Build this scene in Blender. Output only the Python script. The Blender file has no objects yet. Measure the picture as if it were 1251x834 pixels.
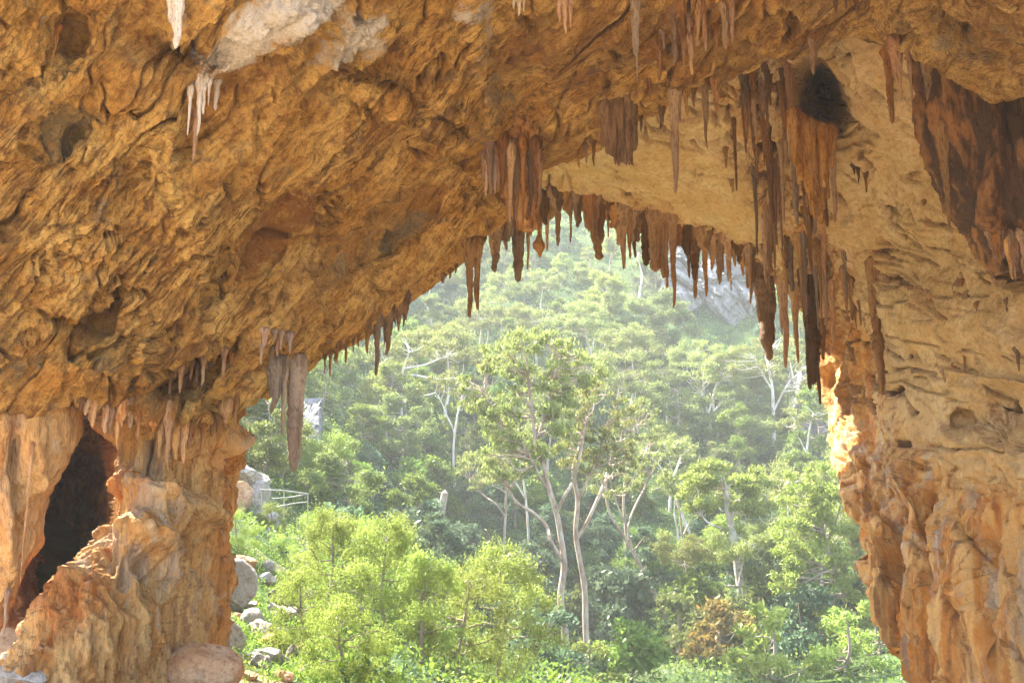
import bpy, math, random
import numpy as np
from mathutils import Vector, Matrix
from mathutils.bvhtree import BVHTree

SC = bpy.context.scene
COL = SC.collection
RNG = np.random.default_rng(11)
random.seed(11)
R = math.radians

# ------------------------------------------------------------------ camera model
# the eye is the origin; a pixel of the 1251 x 834 photograph and a depth give a place in metres
F = 1201.0
PITCH = R(10.0)
CP, SP = math.cos(PITCH), math.sin(PITCH)

def P(px, py, d):
    px = np.asarray(px, float); py = np.asarray(py, float); d = np.asarray(d, float)
    x = (px - 625.5) / F * d
    u = (417.0 - py) / F * d
    return np.stack([x + 0 * d, d * CP - u * SP, d * SP + u * CP], -1)

def PIX(p):
    p = np.asarray(p, float)
    d = p[..., 1] * CP + p[..., 2] * SP
    u = -p[..., 1] * SP + p[..., 2] * CP
    return p[..., 0] / d * F + 625.5, 417.0 - u / d * F, d

# ------------------------------------------------------------------ noise
_perm = np.random.default_rng(5).permutation(256).astype(np.int32)
_perm = np.concatenate([_perm, _perm, _perm])
_g = np.random.default_rng(6).normal(size=(256, 3)); _g /= np.linalg.norm(_g, axis=1)[:, None]
_g = (_g * 1.6).astype(np.float32)

def perlin(p):
    p = np.asarray(p, np.float32)
    fl = np.floor(p); i = fl.astype(np.int32) & 255; f = p - fl
    w = f * f * f * (f * (f * 6 - 15) + 10)
    x0, y0, z0 = i[..., 0], i[..., 1], i[..., 2]
    x1, y1, z1 = (x0 + 1) & 255, (y0 + 1) & 255, (z0 + 1) & 255
    out = 0
    for dx, X in ((0, x0), (1, x1)):
        wx = w[..., 0] if dx else 1 - w[..., 0]
        a = _perm[X]
        for dy, Y in ((0, y0), (1, y1)):
            wy = w[..., 1] if dy else 1 - w[..., 1]
            b = _perm[a + Y]
            for dz, Z in ((0, z0), (1, z1)):
                wz = w[..., 2] if dz else 1 - w[..., 2]
                g = _g[_perm[b + Z]]
                out = out + wx * wy * wz * (g[..., 0] * (f[..., 0] - dx) + g[..., 1] * (f[..., 1] - dy) + g[..., 2] * (f[..., 2] - dz))
    return out

def fbm(p, octs=4, lac=2.03, gain=0.5):
    p = np.asarray(p, np.float32); s = 0; a = 1.0; t = 0
    for k in range(octs):
        s = s + a * perlin(p + 17.3 * k); t += a; a *= gain; p = p * lac
    return s / t

def ridged(p, octs=4, lac=2.07, gain=0.5):
    p = np.asarray(p, np.float32); s = 0; a = 1.0; t = 0
    for k in range(octs):
        s = s + a * (1 - 2.2 * np.abs(perlin(p + 31.7 * k))); t += a; a *= gain; p = p * lac
    return s / t

def sstep(a, b, x):
    t = np.clip((x - a) / (b - a), 0, 1)
    return t * t * (3 - 2 * t)

def saw(t, sharp=0.12):
    f = t - np.floor(t)
    return np.where(f < 1 - sharp, f / (1 - sharp), (1 - f) / sharp)

def worley(p, jit=1.0):
    """3D F1, F2 distances and a per-cell random"""
    p = np.asarray(p, np.float32)
    fl = np.floor(p).astype(np.int32); f = p - fl
    f1 = np.full(p.shape[:-1], 9.0, np.float32); f2 = f1.copy(); cid = np.zeros(p.shape[:-1], np.int32)
    for dx in (-1, 0, 1):
        for dy in (-1, 0, 1):
            for dz in (-1, 0, 1):
                h = _perm[_perm[_perm[(fl[..., 0] + dx) & 255] + ((fl[..., 1] + dy) & 255)] + ((fl[..., 2] + dz) & 255)]
                o = _g[h] * 0.3 * jit + 0.5
                d = (dx + o[..., 0] - f[..., 0]) ** 2 + (dy + o[..., 1] - f[..., 1]) ** 2 + (dz + o[..., 2] - f[..., 2]) ** 2
                m = d < f1
                f2 = np.where(m, f1, np.minimum(f2, d)); f1 = np.where(m, d, f1); cid = np.where(m, h, cid)
    return np.sqrt(f1), np.sqrt(f2), cid

def rbf(pts, vals, smooth=0.0):
    pts = np.asarray(pts, float) / 200.0; vals = np.asarray(vals, float)
    def k(a, b):
        r = np.sqrt(((a[:, None] - b[None]) ** 2).sum(-1)); return np.sqrt(r * r + 0.15)
    n = len(pts); A = np.zeros((n + 3, n + 3)); A[:n, :n] = k(pts, pts) - smooth * np.eye(n)
    A[:n, n] = 1; A[:n, n + 1:] = pts; A[n:, :n] = A[:n, n:].T
    w = np.linalg.solve(A, np.concatenate([vals, np.zeros(3)]))
    def f(x, y):
        q = np.stack([np.ravel(x), np.ravel(y)], -1) / 200.0
        out = np.empty(len(q))
        for s in range(0, len(q), 40000):
            c = q[s:s + 40000]
            out[s:s + 40000] = k(c, pts) @ w[:n] + w[n] + c @ w[n + 1:]
        return out.reshape(np.shape(x))
    return f

def spline(pts, n, closed=False):
    """Catmull-Rom through pts (k,m), n samples by chord length"""
    p = np.asarray(pts, float); k = len(p)
    e = np.concatenate([[2 * p[0] - p[1]], p, [2 * p[-1] - p[-2]]])
    L = np.concatenate([[0], np.cumsum(np.maximum(1e-6, np.linalg.norm(np.diff(p, axis=0), axis=1)))])
    t = np.linspace(0, L[-1], n); i = np.clip(np.searchsorted(L, t, 'right') - 1, 0, k - 2)
    u = ((t - L[i]) / (L[i + 1] - L[i]))[:, None]
    a, b, c, d = e[i], e[i + 1], e[i + 2], e[i + 3]
    return 0.5 * (2 * b + (c - a) * u + (2 * a - 5 * b + 4 * c - d) * u ** 2 + (3 * b - a - 3 * c + d) * u ** 3)

# ------------------------------------------------------------------ objects
def tag(o, label=None, cat=None, group=None, kind=None):
    if label: o['label'] = label
    if cat: o['category'] = cat
    if group: o['group'] = group
    if kind: o['kind'] = kind
    return o

def empty(name, loc=(0, 0, 0), label=None, cat=None, group=None):
    o = bpy.data.objects.new(name, None); COL.objects.link(o); o.location = loc
    o.empty_display_size = 0.3
    return tag(o, label, cat, group)

def mesh_obj(name, V, Fc, mat, parent=None, loc=None, attrs=None, smooth=True):
    """V (n,3) world coordinates, Fc (m,k) one face size, or a list of such arrays; vertices become relative to loc"""
    V = np.asarray(V, np.float32)
    if loc is not None: V = V - np.asarray(loc, np.float32)
    me = bpy.data.meshes.new(name)
    Fl = Fc if isinstance(Fc, list) else [Fc]
    loops = np.concatenate([np.asarray(f, np.int32).ravel() for f in Fl])
    sizes = np.concatenate([np.full(len(f), np.shape(f)[1], np.int32) for f in Fl])
    me.vertices.add(len(V)); me.vertices.foreach_set('co', V.ravel())
    me.loops.add(len(loops)); me.loops.foreach_set('vertex_index', loops)
    me.polygons.add(len(sizes))
    st = np.concatenate([[0], np.cumsum(sizes)[:-1]]).astype(np.int32)
    me.polygons.foreach_set('loop_start', st)
    try: me.polygons.foreach_set('loop_total', sizes)
    except Exception: pass
    me.update(calc_edges=True)
    if smooth: me.polygons.foreach_set('use_smooth', np.ones(len(sizes), bool))
    for k, a in (attrs or {}).items():
        at = me.attributes.new(k, 'FLOAT', 'POINT'); at.data.foreach_set('value', np.asarray(a, np.float32).ravel())
    if mat: me.materials.append(mat)
    o = bpy.data.objects.new(name, me); COL.objects.link(o)
    if loc is not None: o.location = loc
    if parent is not None: o.parent = parent
    return o

def grid_faces(r, c, wrap=False):
    i = np.arange(r * c).reshape(r, c)
    if wrap: i = np.concatenate([i, i[:, :1]], 1)
    return np.stack([i[:-1, :-1].ravel(), i[:-1, 1:].ravel(), i[1:, 1:].ravel(), i[1:, :-1].ravel()], -1)

def grid_normals(G, wrap=False):
    if wrap:
        du = np.roll(G, -1, 1) - np.roll(G, 1, 1)
    else:
        du = np.gradient(G, axis=1)
    dv = np.gradient(G, axis=0)
    n = np.cross(du, dv); n /= np.maximum(1e-9, np.linalg.norm(n, axis=-1, keepdims=True))
    return n

def blobs(px, py, lst):
    """sum of soft ellipses (x, y, rx, ry, angle in degrees, strength) in the unrolled sheet of a rock surface"""
    s = np.zeros(np.shape(px))
    for (x, y, rx, ry, a, k) in lst:
        a = R(a); dx = px - x; dy = py - y
        u = (dx * math.cos(a) - dy * math.sin(a)) / rx; v = (dx * math.sin(a) + dy * math.cos(a)) / ry
        s = s + k * np.exp(-(u * u + v * v) * 1.2)
    return s

# ------------------------------------------------------------------ materials
def nt(name):
    m = bpy.data.materials.new(name); m.use_nodes = True
    t = m.node_tree; t.nodes.clear()
    return m, t

class NB:
    def __init__(s, t): s.t = t
    def n(s, kind, **kw):
        n = s.t.nodes.new(kind)
        for k, v in kw.items():
            if k in n.inputs: s.inp(n, k, v)
            else: setattr(n, k, v)
        return n
    def inp(s, n, k, v):
        if isinstance(v, bpy.types.NodeSocket): s.t.links.new(v, n.inputs[k])
        else: n.inputs[k].default_value = v
    def noise(s, vec, scale, detail=5, rough=0.6, dist=0.0):
        n = s.n('ShaderNodeTexNoise'); s.inp(n, 'Vector', vec); s.inp(n, 'Scale', scale); s.inp(n, 'Detail', detail)
        s.inp(n, 'Roughness', rough); s.inp(n, 'Distortion', dist); return n.outputs['Fac']
    def mapping(s, vec, scale, rot=(0, 0, 0)):
        n = s.n('ShaderNodeMapping'); s.inp(n, 'Vector', vec); s.inp(n, 'Scale', scale); s.inp(n, 'Rotation', rot); return n.outputs[0]
    def ramp(s, f, a, b):
        n = s.n('ShaderNodeMapRange'); s.inp(n, 'Value', f); s.inp(n, 'From Min', a); s.inp(n, 'From Max', b); n.interpolation_type = 'SMOOTHSTEP'
        return n.outputs[0]
    def mix(s, f, a, b):
        n = s.n('ShaderNodeMix', data_type='RGBA')
        s.inp(n, 0, f)
        for k, v in ((6, a), (7, b)):
            if isinstance(v, bpy.types.NodeSocket): s.t.links.new(v, n.inputs[k])
            else: n.inputs[k].default_value = (*v, 1) if len(v) == 3 else v
        return n.outputs[2]
    def math(s, op, a, b=0.0):
        n = s.n('ShaderNodeMath', operation=op); s.inp(n, 0, a); s.inp(n, 1, b); return n.outputs[0]
    def attr(s, name):
        n = s.n('ShaderNodeAttribute'); n.attribute_name = name; return n.outputs['Fac']

def rock_mat(name, base, light, brown, rust=(0.30, 0.085, 0.015), white=(0.72, 0.66, 0.58), grey=(0.30, 0.235, 0.13),
             dark=(0.05, 0.032, 0.018), bump=0.5, stretch=(1, 1, 1), rough=0.85, dirt=0.55, patch=0.6, streak=False, flow=False, vary=False):
    m, t = nt(name); b = NB(t)
    co = b.n('ShaderNodeTexCoord').outputs['Object']
    st = b.mapping(co, stretch)
    n1 = b.noise(st, 0.7, 6, 0.6); n2 = b.noise(st, 4.5, 6, 0.65); n3 = b.noise(st, 22, 4, 0.75); n5 = b.noise(st, 9, 5, 0.7); n4 = b.noise(st, 1.7, 5, 0.6, 0.6)
    n0 = b.noise(st, 0.23, 5, 0.62, 0.4); n6 = b.noise(st, 0.5, 6, 0.65, 0.8)
    c = b.mix(b.ramp(n1, 0.38, 0.62), base, light)
    c = b.mix(b.math('MULTIPLY', b.ramp(n0, 0.48, 0.62), patch), c, brown)
    c = b.mix(b.math('MULTIPLY', b.ramp(n6, 0.58, 0.7), patch), c, tuple(x * 0.55 for x in brown))
    c = b.mix(b.math('MULTIPLY', b.ramp(n2, 0.45, 0.66), 0.8), c, brown)
    c = b.mix(b.math('MULTIPLY', b.ramp(n4, 0.56, 0.72), 0.55), c, grey)
    if streak:   # weathered bedding of the limestone, followed along the sheet
        cb = b.n('ShaderNodeCombineXYZ'); b.inp(cb, 0, b.math('MULTIPLY', b.attr('streak_s'), 0.7)); b.inp(cb, 1, b.math('MULTIPLY', b.attr('streak_t'), 5.5))
        k1 = b.noise(cb.outputs[0], 1.0, 5, 0.62, 0.3)
        cb2 = b.n('ShaderNodeCombineXYZ'); b.inp(cb2, 0, b.math('MULTIPLY', b.attr('streak_s'), 2.2)); b.inp(cb2, 1, b.math('MULTIPLY', b.attr('streak_t'), 20.0))
        k2 = b.noise(cb2.outputs[0], 1.0, 4, 0.65, 0.2)
        rg_ = b.attr('rough'); soft = b.math('ADD', 0.3, b.math('MULTIPLY', rg_, 0.7))
        c = b.mix(b.math('MULTIPLY', b.math('MULTIPLY', b.ramp(k1, 0.50, 0.66), 0.8), soft), c, tuple(x * 0.6 for x in brown))
        c = b.mix(b.math('MULTIPLY', b.math('MULTIPLY', b.ramp(k1, 0.47, 0.33), 0.85), soft), c, tuple(min(1, x * 1.22) for x in light))
        c = b.mix(b.math('MULTIPLY', b.math('MULTIPLY', b.ramp(k2, 0.51, 0.63), 0.85), soft), c, tuple(x * 0.33 for x in brown))
    if flow:     # mineral runs left by water going down the wall
        v1 = b.noise(b.mapping(co, (1.3, 1.3, 0.10)), 1.0, 5, 0.62, 0.5); v2 = b.noise(b.mapping(co, (4.0, 4.0, 0.22)), 1.0, 5, 0.65, 0.4); v3 = b.noise(b.mapping(co, (0.9, 0.9, 0.07), (0, 0, 1)), 1.3, 4, 0.6, 0.3)
        fc = b.mix(b.ramp(v1, 0.40, 0.58), (0.50, 0.21, 0.042), (0.62, 0.38, 0.14))
        fc = b.mix(b.math('MULTIPLY', b.ramp(v2, 0.52, 0.64), 0.75), fc, (0.24, 0.10, 0.035))
        fc = b.mix(b.math('MULTIPLY', b.ramp(v3, 0.55, 0.63), 0.6), fc, (0.36, 0.31, 0.25))
        fc = b.mix(b.math('MULTIPLY', b.ramp(v3, 0.42, 0.34), 0.7), fc, (0.15, 0.075, 0.03))
        c = b.mix(b.ramp(b.math('ADD', b.attr('flow'), b.math('MULTIPLY', b.math('SUBTRACT', n2, 0.5), 0.8)), 0.25, 0.75), c, fc)
    def masked(at, lo=0.25, hi=0.75):
        nn = b.math('ADD', b.math('MULTIPLY', b.math('SUBTRACT', n2, 0.5), 1.5), b.math('MULTIPLY', b.math('SUBTRACT', n4, 0.5), 1.1))
        return b.math('MULTIPLY', b.ramp(b.math('ADD', b.attr(at), nn), lo, hi), b.ramp(b.attr(at), 0.05, 0.25))
    c = b.mix(b.math('MULTIPLY', masked('grey'), 0.8), c, grey)
    c = b.mix(b.math('MULTIPLY', masked('rust'), 0.85), c, rust)
    wv = b.mix(b.ramp(n3, 0.3, 0.7), tuple(x * 0.62 for x in white), white)
    c = b.mix(masked('white'), c, wv)
    c = b.mix(b.math('MULTIPLY', masked('dark'), 0.85), c, dark)
    # grain and dirt of the stone
    c = b.mix(b.math('MULTIPLY', b.ramp(n5, 0.5, 0.7), dirt * 0.7), c, tuple(x * 0.45 for x in brown))
    c = b.mix(b.math('MULTIPLY', b.ramp(n3, 0.5, 0.66), dirt), c, tuple(x * 0.25 for x in brown))
    if vary:
        hs = b.n('ShaderNodeHueSaturation'); t.links.new(c, hs.inputs['Color']); rr_ = b.n('ShaderNodeObjectInfo').outputs['Random']
        b.inp(hs, 'Value', b.math('ADD', 0.62, b.math('MULTIPLY', rr_, 0.85))); b.inp(hs, 'Saturation', b.math('SUBTRACT', 1.12, b.math('MULTIPLY', b.math('FRACT', b.math('MULTIPLY', rr_, 7.3)), 0.4))); c = hs.outputs[0]
    vo = b.n('ShaderNodeTexVoronoi'); b.inp(vo, 'Vector', st); b.inp(vo, 'Scale', 9.0)
    h = b.math('ADD', b.math('ADD', b.math('MULTIPLY', n3, 0.5), b.math('MULTIPLY', n5, 1.0)), b.math('ADD', b.math('MULTIPLY', n2, 1.4), b.math('MULTIPLY', vo.outputs['Distance'], 0.35)))
    bp = b.n('ShaderNodeBump'); b.inp(bp, 'Height', h); b.inp(bp, 'Strength', bump); b.inp(bp, 'Distance', 0.13)
    p = b.n('ShaderNodeBsdfPrincipled'); b.inp(p, 'Base Color', c); b.inp(p, 'Roughness', rough); b.inp(p, 'Normal', bp.outputs[0])
    p.inputs['Specular IOR Level'].default_value = 0.3
    o = b.n('ShaderNodeOutputMaterial'); t.links.new(p.outputs[0], o.inputs[0])
    return m
# ------------------------------------------------------------------ rock of the cave
M_VAULT = rock_mat('vault_limestone', (0.55, 0.285, 0.056), (0.70, 0.44, 0.13), (0.25, 0.105, 0.022), white=(0.84, 0.77, 0.68), bump=0.95, streak=True, dirt=0.42, rust=(0.31, 0.125, 0.022))
M_PALE = rock_mat('pale_ceiling_limestone', (0.58, 0.40, 0.19), (0.68, 0.52, 0.30), (0.48, 0.30, 0.13), rust=(0.4, 0.17, 0.05), dark=(0.09, 0.045, 0.02), bump=0.6, dirt=0.25, patch=0.35, flow=True)
M_FLOW = rock_mat('orange_flowstone', (0.52, 0.25, 0.075), (0.62, 0.38, 0.16), (0.34, 0.13, 0.035), rust=(0.36, 0.11, 0.015), dark=(0.045, 0.03, 0.02), white=(0.72, 0.58, 0.38), bump=0.8, stretch=(1, 1, 0.25), dirt=0.45, flow=True)
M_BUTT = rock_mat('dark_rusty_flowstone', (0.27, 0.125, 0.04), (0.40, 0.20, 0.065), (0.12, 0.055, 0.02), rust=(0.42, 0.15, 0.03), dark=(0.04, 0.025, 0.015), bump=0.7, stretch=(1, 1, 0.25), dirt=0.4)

A_EDGE = [(-260, 522), (-60, 508), (0, 503), (40, 500), (88, 492), (112, 501), (135, 508), (160, 513), (182, 527), (206, 519), (236, 531), (262, 521), (285, 502), (300, 486), (325, 470), (345, 463),
          (365, 461), (385, 447), (420, 425), (460, 398), (500, 372), (540, 343), (575, 312), (600, 291), (622, 268), (638, 240), (655, 210), (700, 191), (728, 178), (745, 163),
          (775, 148), (800, 136), (830, 118), (870, 105), (905, 88), (950, 69), (1000, 53), (1040, 45), (1070, 50), (1110, 68), (1160, 90), (1200, 103), (1251, 120), (1350, 165), (1480, 230)]
_ax = np.array([a for a, b in A_EDGE], float); _ay = np.array([b for a, b in A_EDGE], float)
A_CTRL = [(0, 0, 14), (300, 0, 15.5), (600, 0, 17.5), (900, 0, 17.5), (1251, 0, 13.5), (0, 250, 16), (0, 503, 17.6), (130, 505, 19), (235, 525, 20.5), (300, 486, 21.5), (365, 461, 22.5),
          (420, 425, 24), (500, 372, 25.5), (577, 310, 26.5), (638, 240, 26.5), (740, 165, 24.5), (850, 110, 22.5), (1000, 53, 19.5), (1110, 68, 18), (1251, 120, 15.5), (1400, 190, 13),
          (200, 250, 17.5), (200, 400, 19), (400, 200, 20), (400, 350, 22.5), (560, 150, 22), (560, 240, 24.5), (700, 100, 22), (-260, 520, 15), (-260, 0, 11.5), (0, -200, 12), (600, -200, 14), (1000, -150, 14), (1400, -150, 10.5)]
f_A = rbf([(a, b) for a, b, c in A_CTRL], [c for a, b, c in A_CTRL], 0.02)
A_SCULPT = [(105, 148, 75, 26, 22, 0.8), (330, 290, 85, 30, 58, 1.0), (285, 235, 50, 25, 58, 0.5), (495, 280, 45, 14, 45, 0.8), (240, 62, 60, 26, 0, 1.2), (330, 40, 95, 38, 35, -0.9), (185, 35, 50, 25, 0, 0.6),
            (85, 45, 16, 14, 0, 0.9), (470, 122, 45, 12, -28, -0.5), (545, 165, 50, 12, -28, -0.5), (470, 90, 70, 25, -20, 0.5), (588, 90, 120, 17, 100, -0.7), (660, 110, 90, 28, 60, 0.8), (735, 70, 110, 22, 52, -0.5),
            (775, 60, 60, 16, 55, 0.7), (270, 325, 26, 13, 70, 0.8), (262, 362, 16, 9, 30, 0.6), (130, 392, 22, 14, 30, 0.7), (30, 440, 40, 28, 70, 0.5), (232, 452, 66, 22, 22, 1.9), (215, 475, 30, 16, 0, 1.2),
            (172, 440, 34, 14, 85, -0.7), (165, 455, 46, 7, 90, 0.5), (120, 460, 60, 30, 0, -0.5), (225, 505, 50, 14, 0, -0.6), (600, 185, 60, 16, 10, 0.5), (430, 300, 100, 26, 48, -0.5), (60, 300, 70, 30, 40, -0.4),
            (520, 240, 60, 22, 45, 0.5), (570, 260, 60, 18, 45, -0.4), (880, 40, 140, 20, 32, -0.4), (960, 30, 60, 16, 20, 0.4), (1130, 30, 60, 30, -35, -0.6), (1200, 50, 60, 26, -30, 0.5), (30, 160, 60, 24, 50, -0.4), (210, 190, 60, 20, 60, -0.5),
            (245, 160, 60, 16, 60, 0.6), (385, 245, 80, 16, 52, -0.35), (60, 80, 80, 20, 30, 0.4)]

def aniso(X, Y, Z, deg, ls, lt):
    a = R(deg); s = X * math.cos(a) + Y * math.sin(a); t = -X * math.sin(a) + Y * math.cos(a)
    return np.stack([s / ls, t / lt, Z], -1), s, t

def terrace(h, k, soft=0.22):
    t = h * k; f = t - np.floor(t)
    return (np.floor(t) + sstep(0.0, soft, f)) / k

def vault_relief(px, py, P0):
    X = (px - 625) / F * 20; Y = (417 - py) / F * 20; Z = P0[..., 1] * 0.05
    wob = fbm(P0 * 0.30, 3); wob2 = fbm(P0 * 1.1 + 9, 3)
    w = [sstep(700, 540, px), None, sstep(1010, 1110, px)]
    w[1] = 1 - w[0] - w[2]
    big = fbm(P0 * 0.26 + 3, 3)
    med = fine = slab = crack = step2 = 0
    for k, deg in enumerate((48, 35, -25)):
        q, s, t = aniso(X + wob2 * 0.10, Y + wob2 * 0.06, Z, deg, 2.6, 0.30)
        md = ridged(q, 3)
        q2, s2, t2 = aniso(X + wob2 * 0.03, Y + wob2 * 0.02, Z + 5, deg, 1.0, 0.085)
        f2 = ridged(q2, 3)
        q3, s3, t3 = aniso(X + wob * 0.9 + wob2 * 0.22, Y + wob * 0.5, Z + 9, deg, 3.6, 1.25)
        h3 = fbm(q3, 4, gain=0.42)
        q5, s5, t5 = aniso(X + wob2 * 0.3, Y, Z + 14, deg, 1.5, 0.42)
        h5 = fbm(q5, 3)
        q6, s6, t6 = aniso(X + wob * 0.6 + wob2 * 0.35, Y + wob2 * 0.2, Z + 21, deg + 4, 2.6, 0.75)
        ck = 1 - np.abs(fbm(q6, 3)) * 2.2
        med = med + w[k] * md; fine = fine + w[k] * f2; slab = slab + w[k] * terrace(h3, 7.0); crack = crack + w[k] * sstep(0.86, 0.985, ck); step2 = step2 + w[k] * terrace(h5, 6.0)
    m = sstep(-0.15, 0.3, fbm(P0 * 0.33 + 40, 3))
    m2 = sstep(-0.2, 0.25, fbm(P0 * 0.5 + 80, 3)) * 0.85 + 0.15
    m3 = sstep(-0.05, 0.25, fbm(P0 * 0.6 + 120, 3))
    d = big * 0.5 - slab * 0.72 - step2 * 0.30 * m
    d += -(med - 0.4) * 0.26 * m - (fine - 0.4) * 0.15 * m2 * (0.35 + 0.65 * m)
    d += crack * 0.6 * (0.3 + 0.7 * m3)
    pit = fbm(P0 * np.array([1.2, 1.2, 1.5]) + 60 + wob2[..., None] * 0.5, 3)
    d += 0.40 * sstep(0.2, 0.30, pit) * m * m2
    d += -0.03 * (ridged(P0 * 5, 3) - 0.4) * (0.3 + m) - 0.03 * fbm(P0 * 12, 3)
    return d, m

def make_vault():
    nc, nr = 1180, 400
    px = np.linspace(-260, 1480, nc)
    ye = np.interp(px, _ax, _ay)
    k = np.exp(-np.linspace(-2, 2, 9) ** 2); ye = np.convolve(np.pad(ye, 4, mode='edge'), k / k.sum(), 'valid')
    v = np.linspace(0, 1, nr)
    PX = np.repeat(px[None], nr, 0); PY = -170 + (ye[None] + 170) * v[:, None]
    D = f_A(PX, PY) + blobs(PX, PY, A_SCULPT)
    # the lip rounds over and away towards the outside
    nb = 46; b = np.linspace(0, 1, nb + 1)[1:]
    De = f_A(px, ye)
    roll = sstep(0.90, 1.0, v)[:, None] ** 2 * 0.5
    D = D + roll
    PXb = np.repeat(px[None], nb, 0)
    PYb = ye[None] - (b[:, None] ** 1.5) * (70 + 0.25 * (ye[None] + 100))
    Db = De[None] + 0.5 + 0.9 * np.sqrt(b)[:, None] + 3.2 * b[:, None]
    # above the frame the roof goes on back over the eye
    nf = 14; c = np.linspace(1, 0, nf + 1)[:-1]
    top = P(px, np.full(nc, -170.0), f_A(px, np.full(nc, -170.0)))
    PX = np.concatenate([PX, PXb]); PY = np.concatenate([PY, PYb]); D = np.concatenate([D, Db])
    G = P(PX, PY, D)
    N = grid_normals(G)
    view = G / np.linalg.norm(G, axis=-1, keepdims=True)
    if (N[:nr] * view[:nr]).sum(-1).mean() > 0: N = -N
    rel, m = vault_relief(PX, PY, G)
    rel[:nr] *= 1 - 0.5 * sstep(0.90, 0.99, v)[:, None] * sstep(240, 420, px)[None]
    rel[nr:] *= np.linspace(.5, 0.4, nb)[:, None]
    f1w, _, _ = worley(G * 1.7); wm = np.clip(blobs(PX, PY, [(340, 22, 95, 30, 32, 1.2), (280, 62, 44, 20, 40, 1.0), (440, 30, 55, 26, 40, .8)]), 0, 1)
    rel = rel - wm * (0.30 * (0.55 - f1w) + 0.12 * ridged(G * 2.2, 3))
    G = G - N * rel[..., None]
    front = np.stack([top + np.array([0, -3.5, 2.0]) * cc ** 1.2 * (1 + 0.0) for cc in c])
    front += (G[0] - top)[None] * (1 - c)[:, None, None]
    G = np.concatenate([front, G])
    pad = lambda a: np.concatenate([np.repeat(a[:1], nf, 0), a])
    PX, PY = pad(PX), pad(PY)
    Xs, Ys = (PX - 625) / F * 20, (417 - PY) / F * 20
    def rot(deg, cx, cy):
        a_ = R(deg); dx = Xs - (cx - 625) / F * 20; dy = Ys - (417 - cy) / F * 20
        return dx * math.cos(a_) + dy * math.sin(a_), -dx * math.sin(a_) + dy * math.cos(a_)
    w0, w2 = sstep(700, 540, PX), sstep(1010, 1110, PX); w1 = 1 - w0 - w2
    s0, t0 = rot(48, 620, 160); s1, t1 = rot(35, 620, 160); sa, ta = rot(35, 1060, 60); sb, tb = rot(-25, 1060, 60)
    ds, dt_ = float(np.mean(s1 - sa)), float(np.mean(t1 - ta))
    S = w0 * s0 + w1 * s1 + w2 * (sb + ds); T = w0 * t0 + w1 * t1 + w2 * (tb + dt_)
    wv_ = fbm(G * 0.5 + 5, 3) * 0.12
    rgh = np.clip(0.25 + 0.75 * sstep(-0.22, 0.28, fbm(G * 0.28 + 40, 3)) + 0.15 * fbm(G * 1.1, 2), 0, 1)
    at = dict(rough=rgh, streak_s=S, streak_t=T + wv_,
        rust=blobs(PX, PY, [(338, 280, 85, 24, 58, 0.8), (285, 235, 70, 18, 58, 0.6), (405, 225, 70, 14, 52, 0.4), (300, 330, 24, 16, 58, .4), (470, 150, 60, 18, 40, .35), (180, 170, 60, 20, 50, .3), (700, 150, 60, 14, 40, .35), (390, 90, 40, 20, 0, .3), (520, 110, 60, 24, 10, 0.45), (640, 230, 40, 30, 0, .5), (760, 150, 40, 40, 60, .6), (800, 40, 60, 30, 40, .5), (860, 30, 60, 20, 30, .5), (215, 490, 60, 20, 0, .5), (330, 130, 30, 70, 0, .3), (150, 505, 70, 14, 0, .35), (1010, 30, 30, 30, 0, .3)]),
        white=blobs(PX, PY, [(340, 22, 95, 30, 32, 0.95), (280, 62, 44, 20, 40, 0.7), (250, 105, 22, 10, 0, 0.6), (215, 15, 14, 30, 0, 0.6), (440, 30, 55, 26, 40, 0.7), (575, 8, 22, 22, 0, 0.75), (592, 45, 10, 50, -10, .45), (370, 6, 60, 14, 0, .6), (460, 50, 26, 14, 0, .5), (400, 60, 40, 16, 40, .4), (300, 80, 24, 14, 40, .5), (610, 200, 22, 18, 0, 0.5), (60, 32, 14, 5, 0, .5), (200, 490, 8, 16, 0, 0)]),
        grey=blobs(PX, PY, [(105, 148, 60, 22, 22, 0.8), (495, 282, 42, 13, 45, 0.75), (430, 20, 60, 30, 0, 0.5), (605, 125, 18, 70, -8, 0.5), (640, 130, 40, 25, 50, .35), (360, 320, 40, 12, 58, .35), (60, 190, 60, 30, 30, .25), (1180, 50, 70, 30, -30, 0.45), (540, 190, 20, 20, 0, .4), (150, 455, 60, 44, 0, .42), (30, 440, 40, 44, 0, .42), (420, 330, 60, 20, 48, .4), (250, 190, 50, 16, 55, .35), (130, 250, 40, 20, 40, .35), (540, 90, 40, 30, 0, .35), (820, 70, 60, 16, 30, .3), (700, 120, 30, 50, 30, .3)]),
        dark=blobs(PX, PY, [(345, 318, 26, 12, 50, .45), (250, 60, 40, 14, 0, .35), (200, 140, 60, 22, 45, .34), (150, 335, 50, 16, 45, .32), (640, 140, 60, 12, 48, .36), (720, 100, 70, 12, 42, .38), (90, 90, 40, 14, 30, .32), (560, 270, 60, 10, 45, .34), (30, 300, 40, 16, 60, .3), (180, 420, 40, 20, 40, .3), (690, 60, 50, 14, 50, .34), (775, 55, 22, 40, 30, .3), (270, 325, 18, 10, 70, .3), (555, 190, 16, 20, 0, .35), (400, 440, 60, 7, 33, .4), (470, 395, 60, 7, 34, .35), (1030, 30, 20, 20, 0, .3)]))
    o = mesh_obj('cave_vault', G.reshape(-1, 3), grid_faces(*G.shape[:2]), M_VAULT, attrs=at)
    return tag(o, 'ochre limestone vault sweeping down to the left across the top of the cave', 'cave roof', kind='structure')

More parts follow.
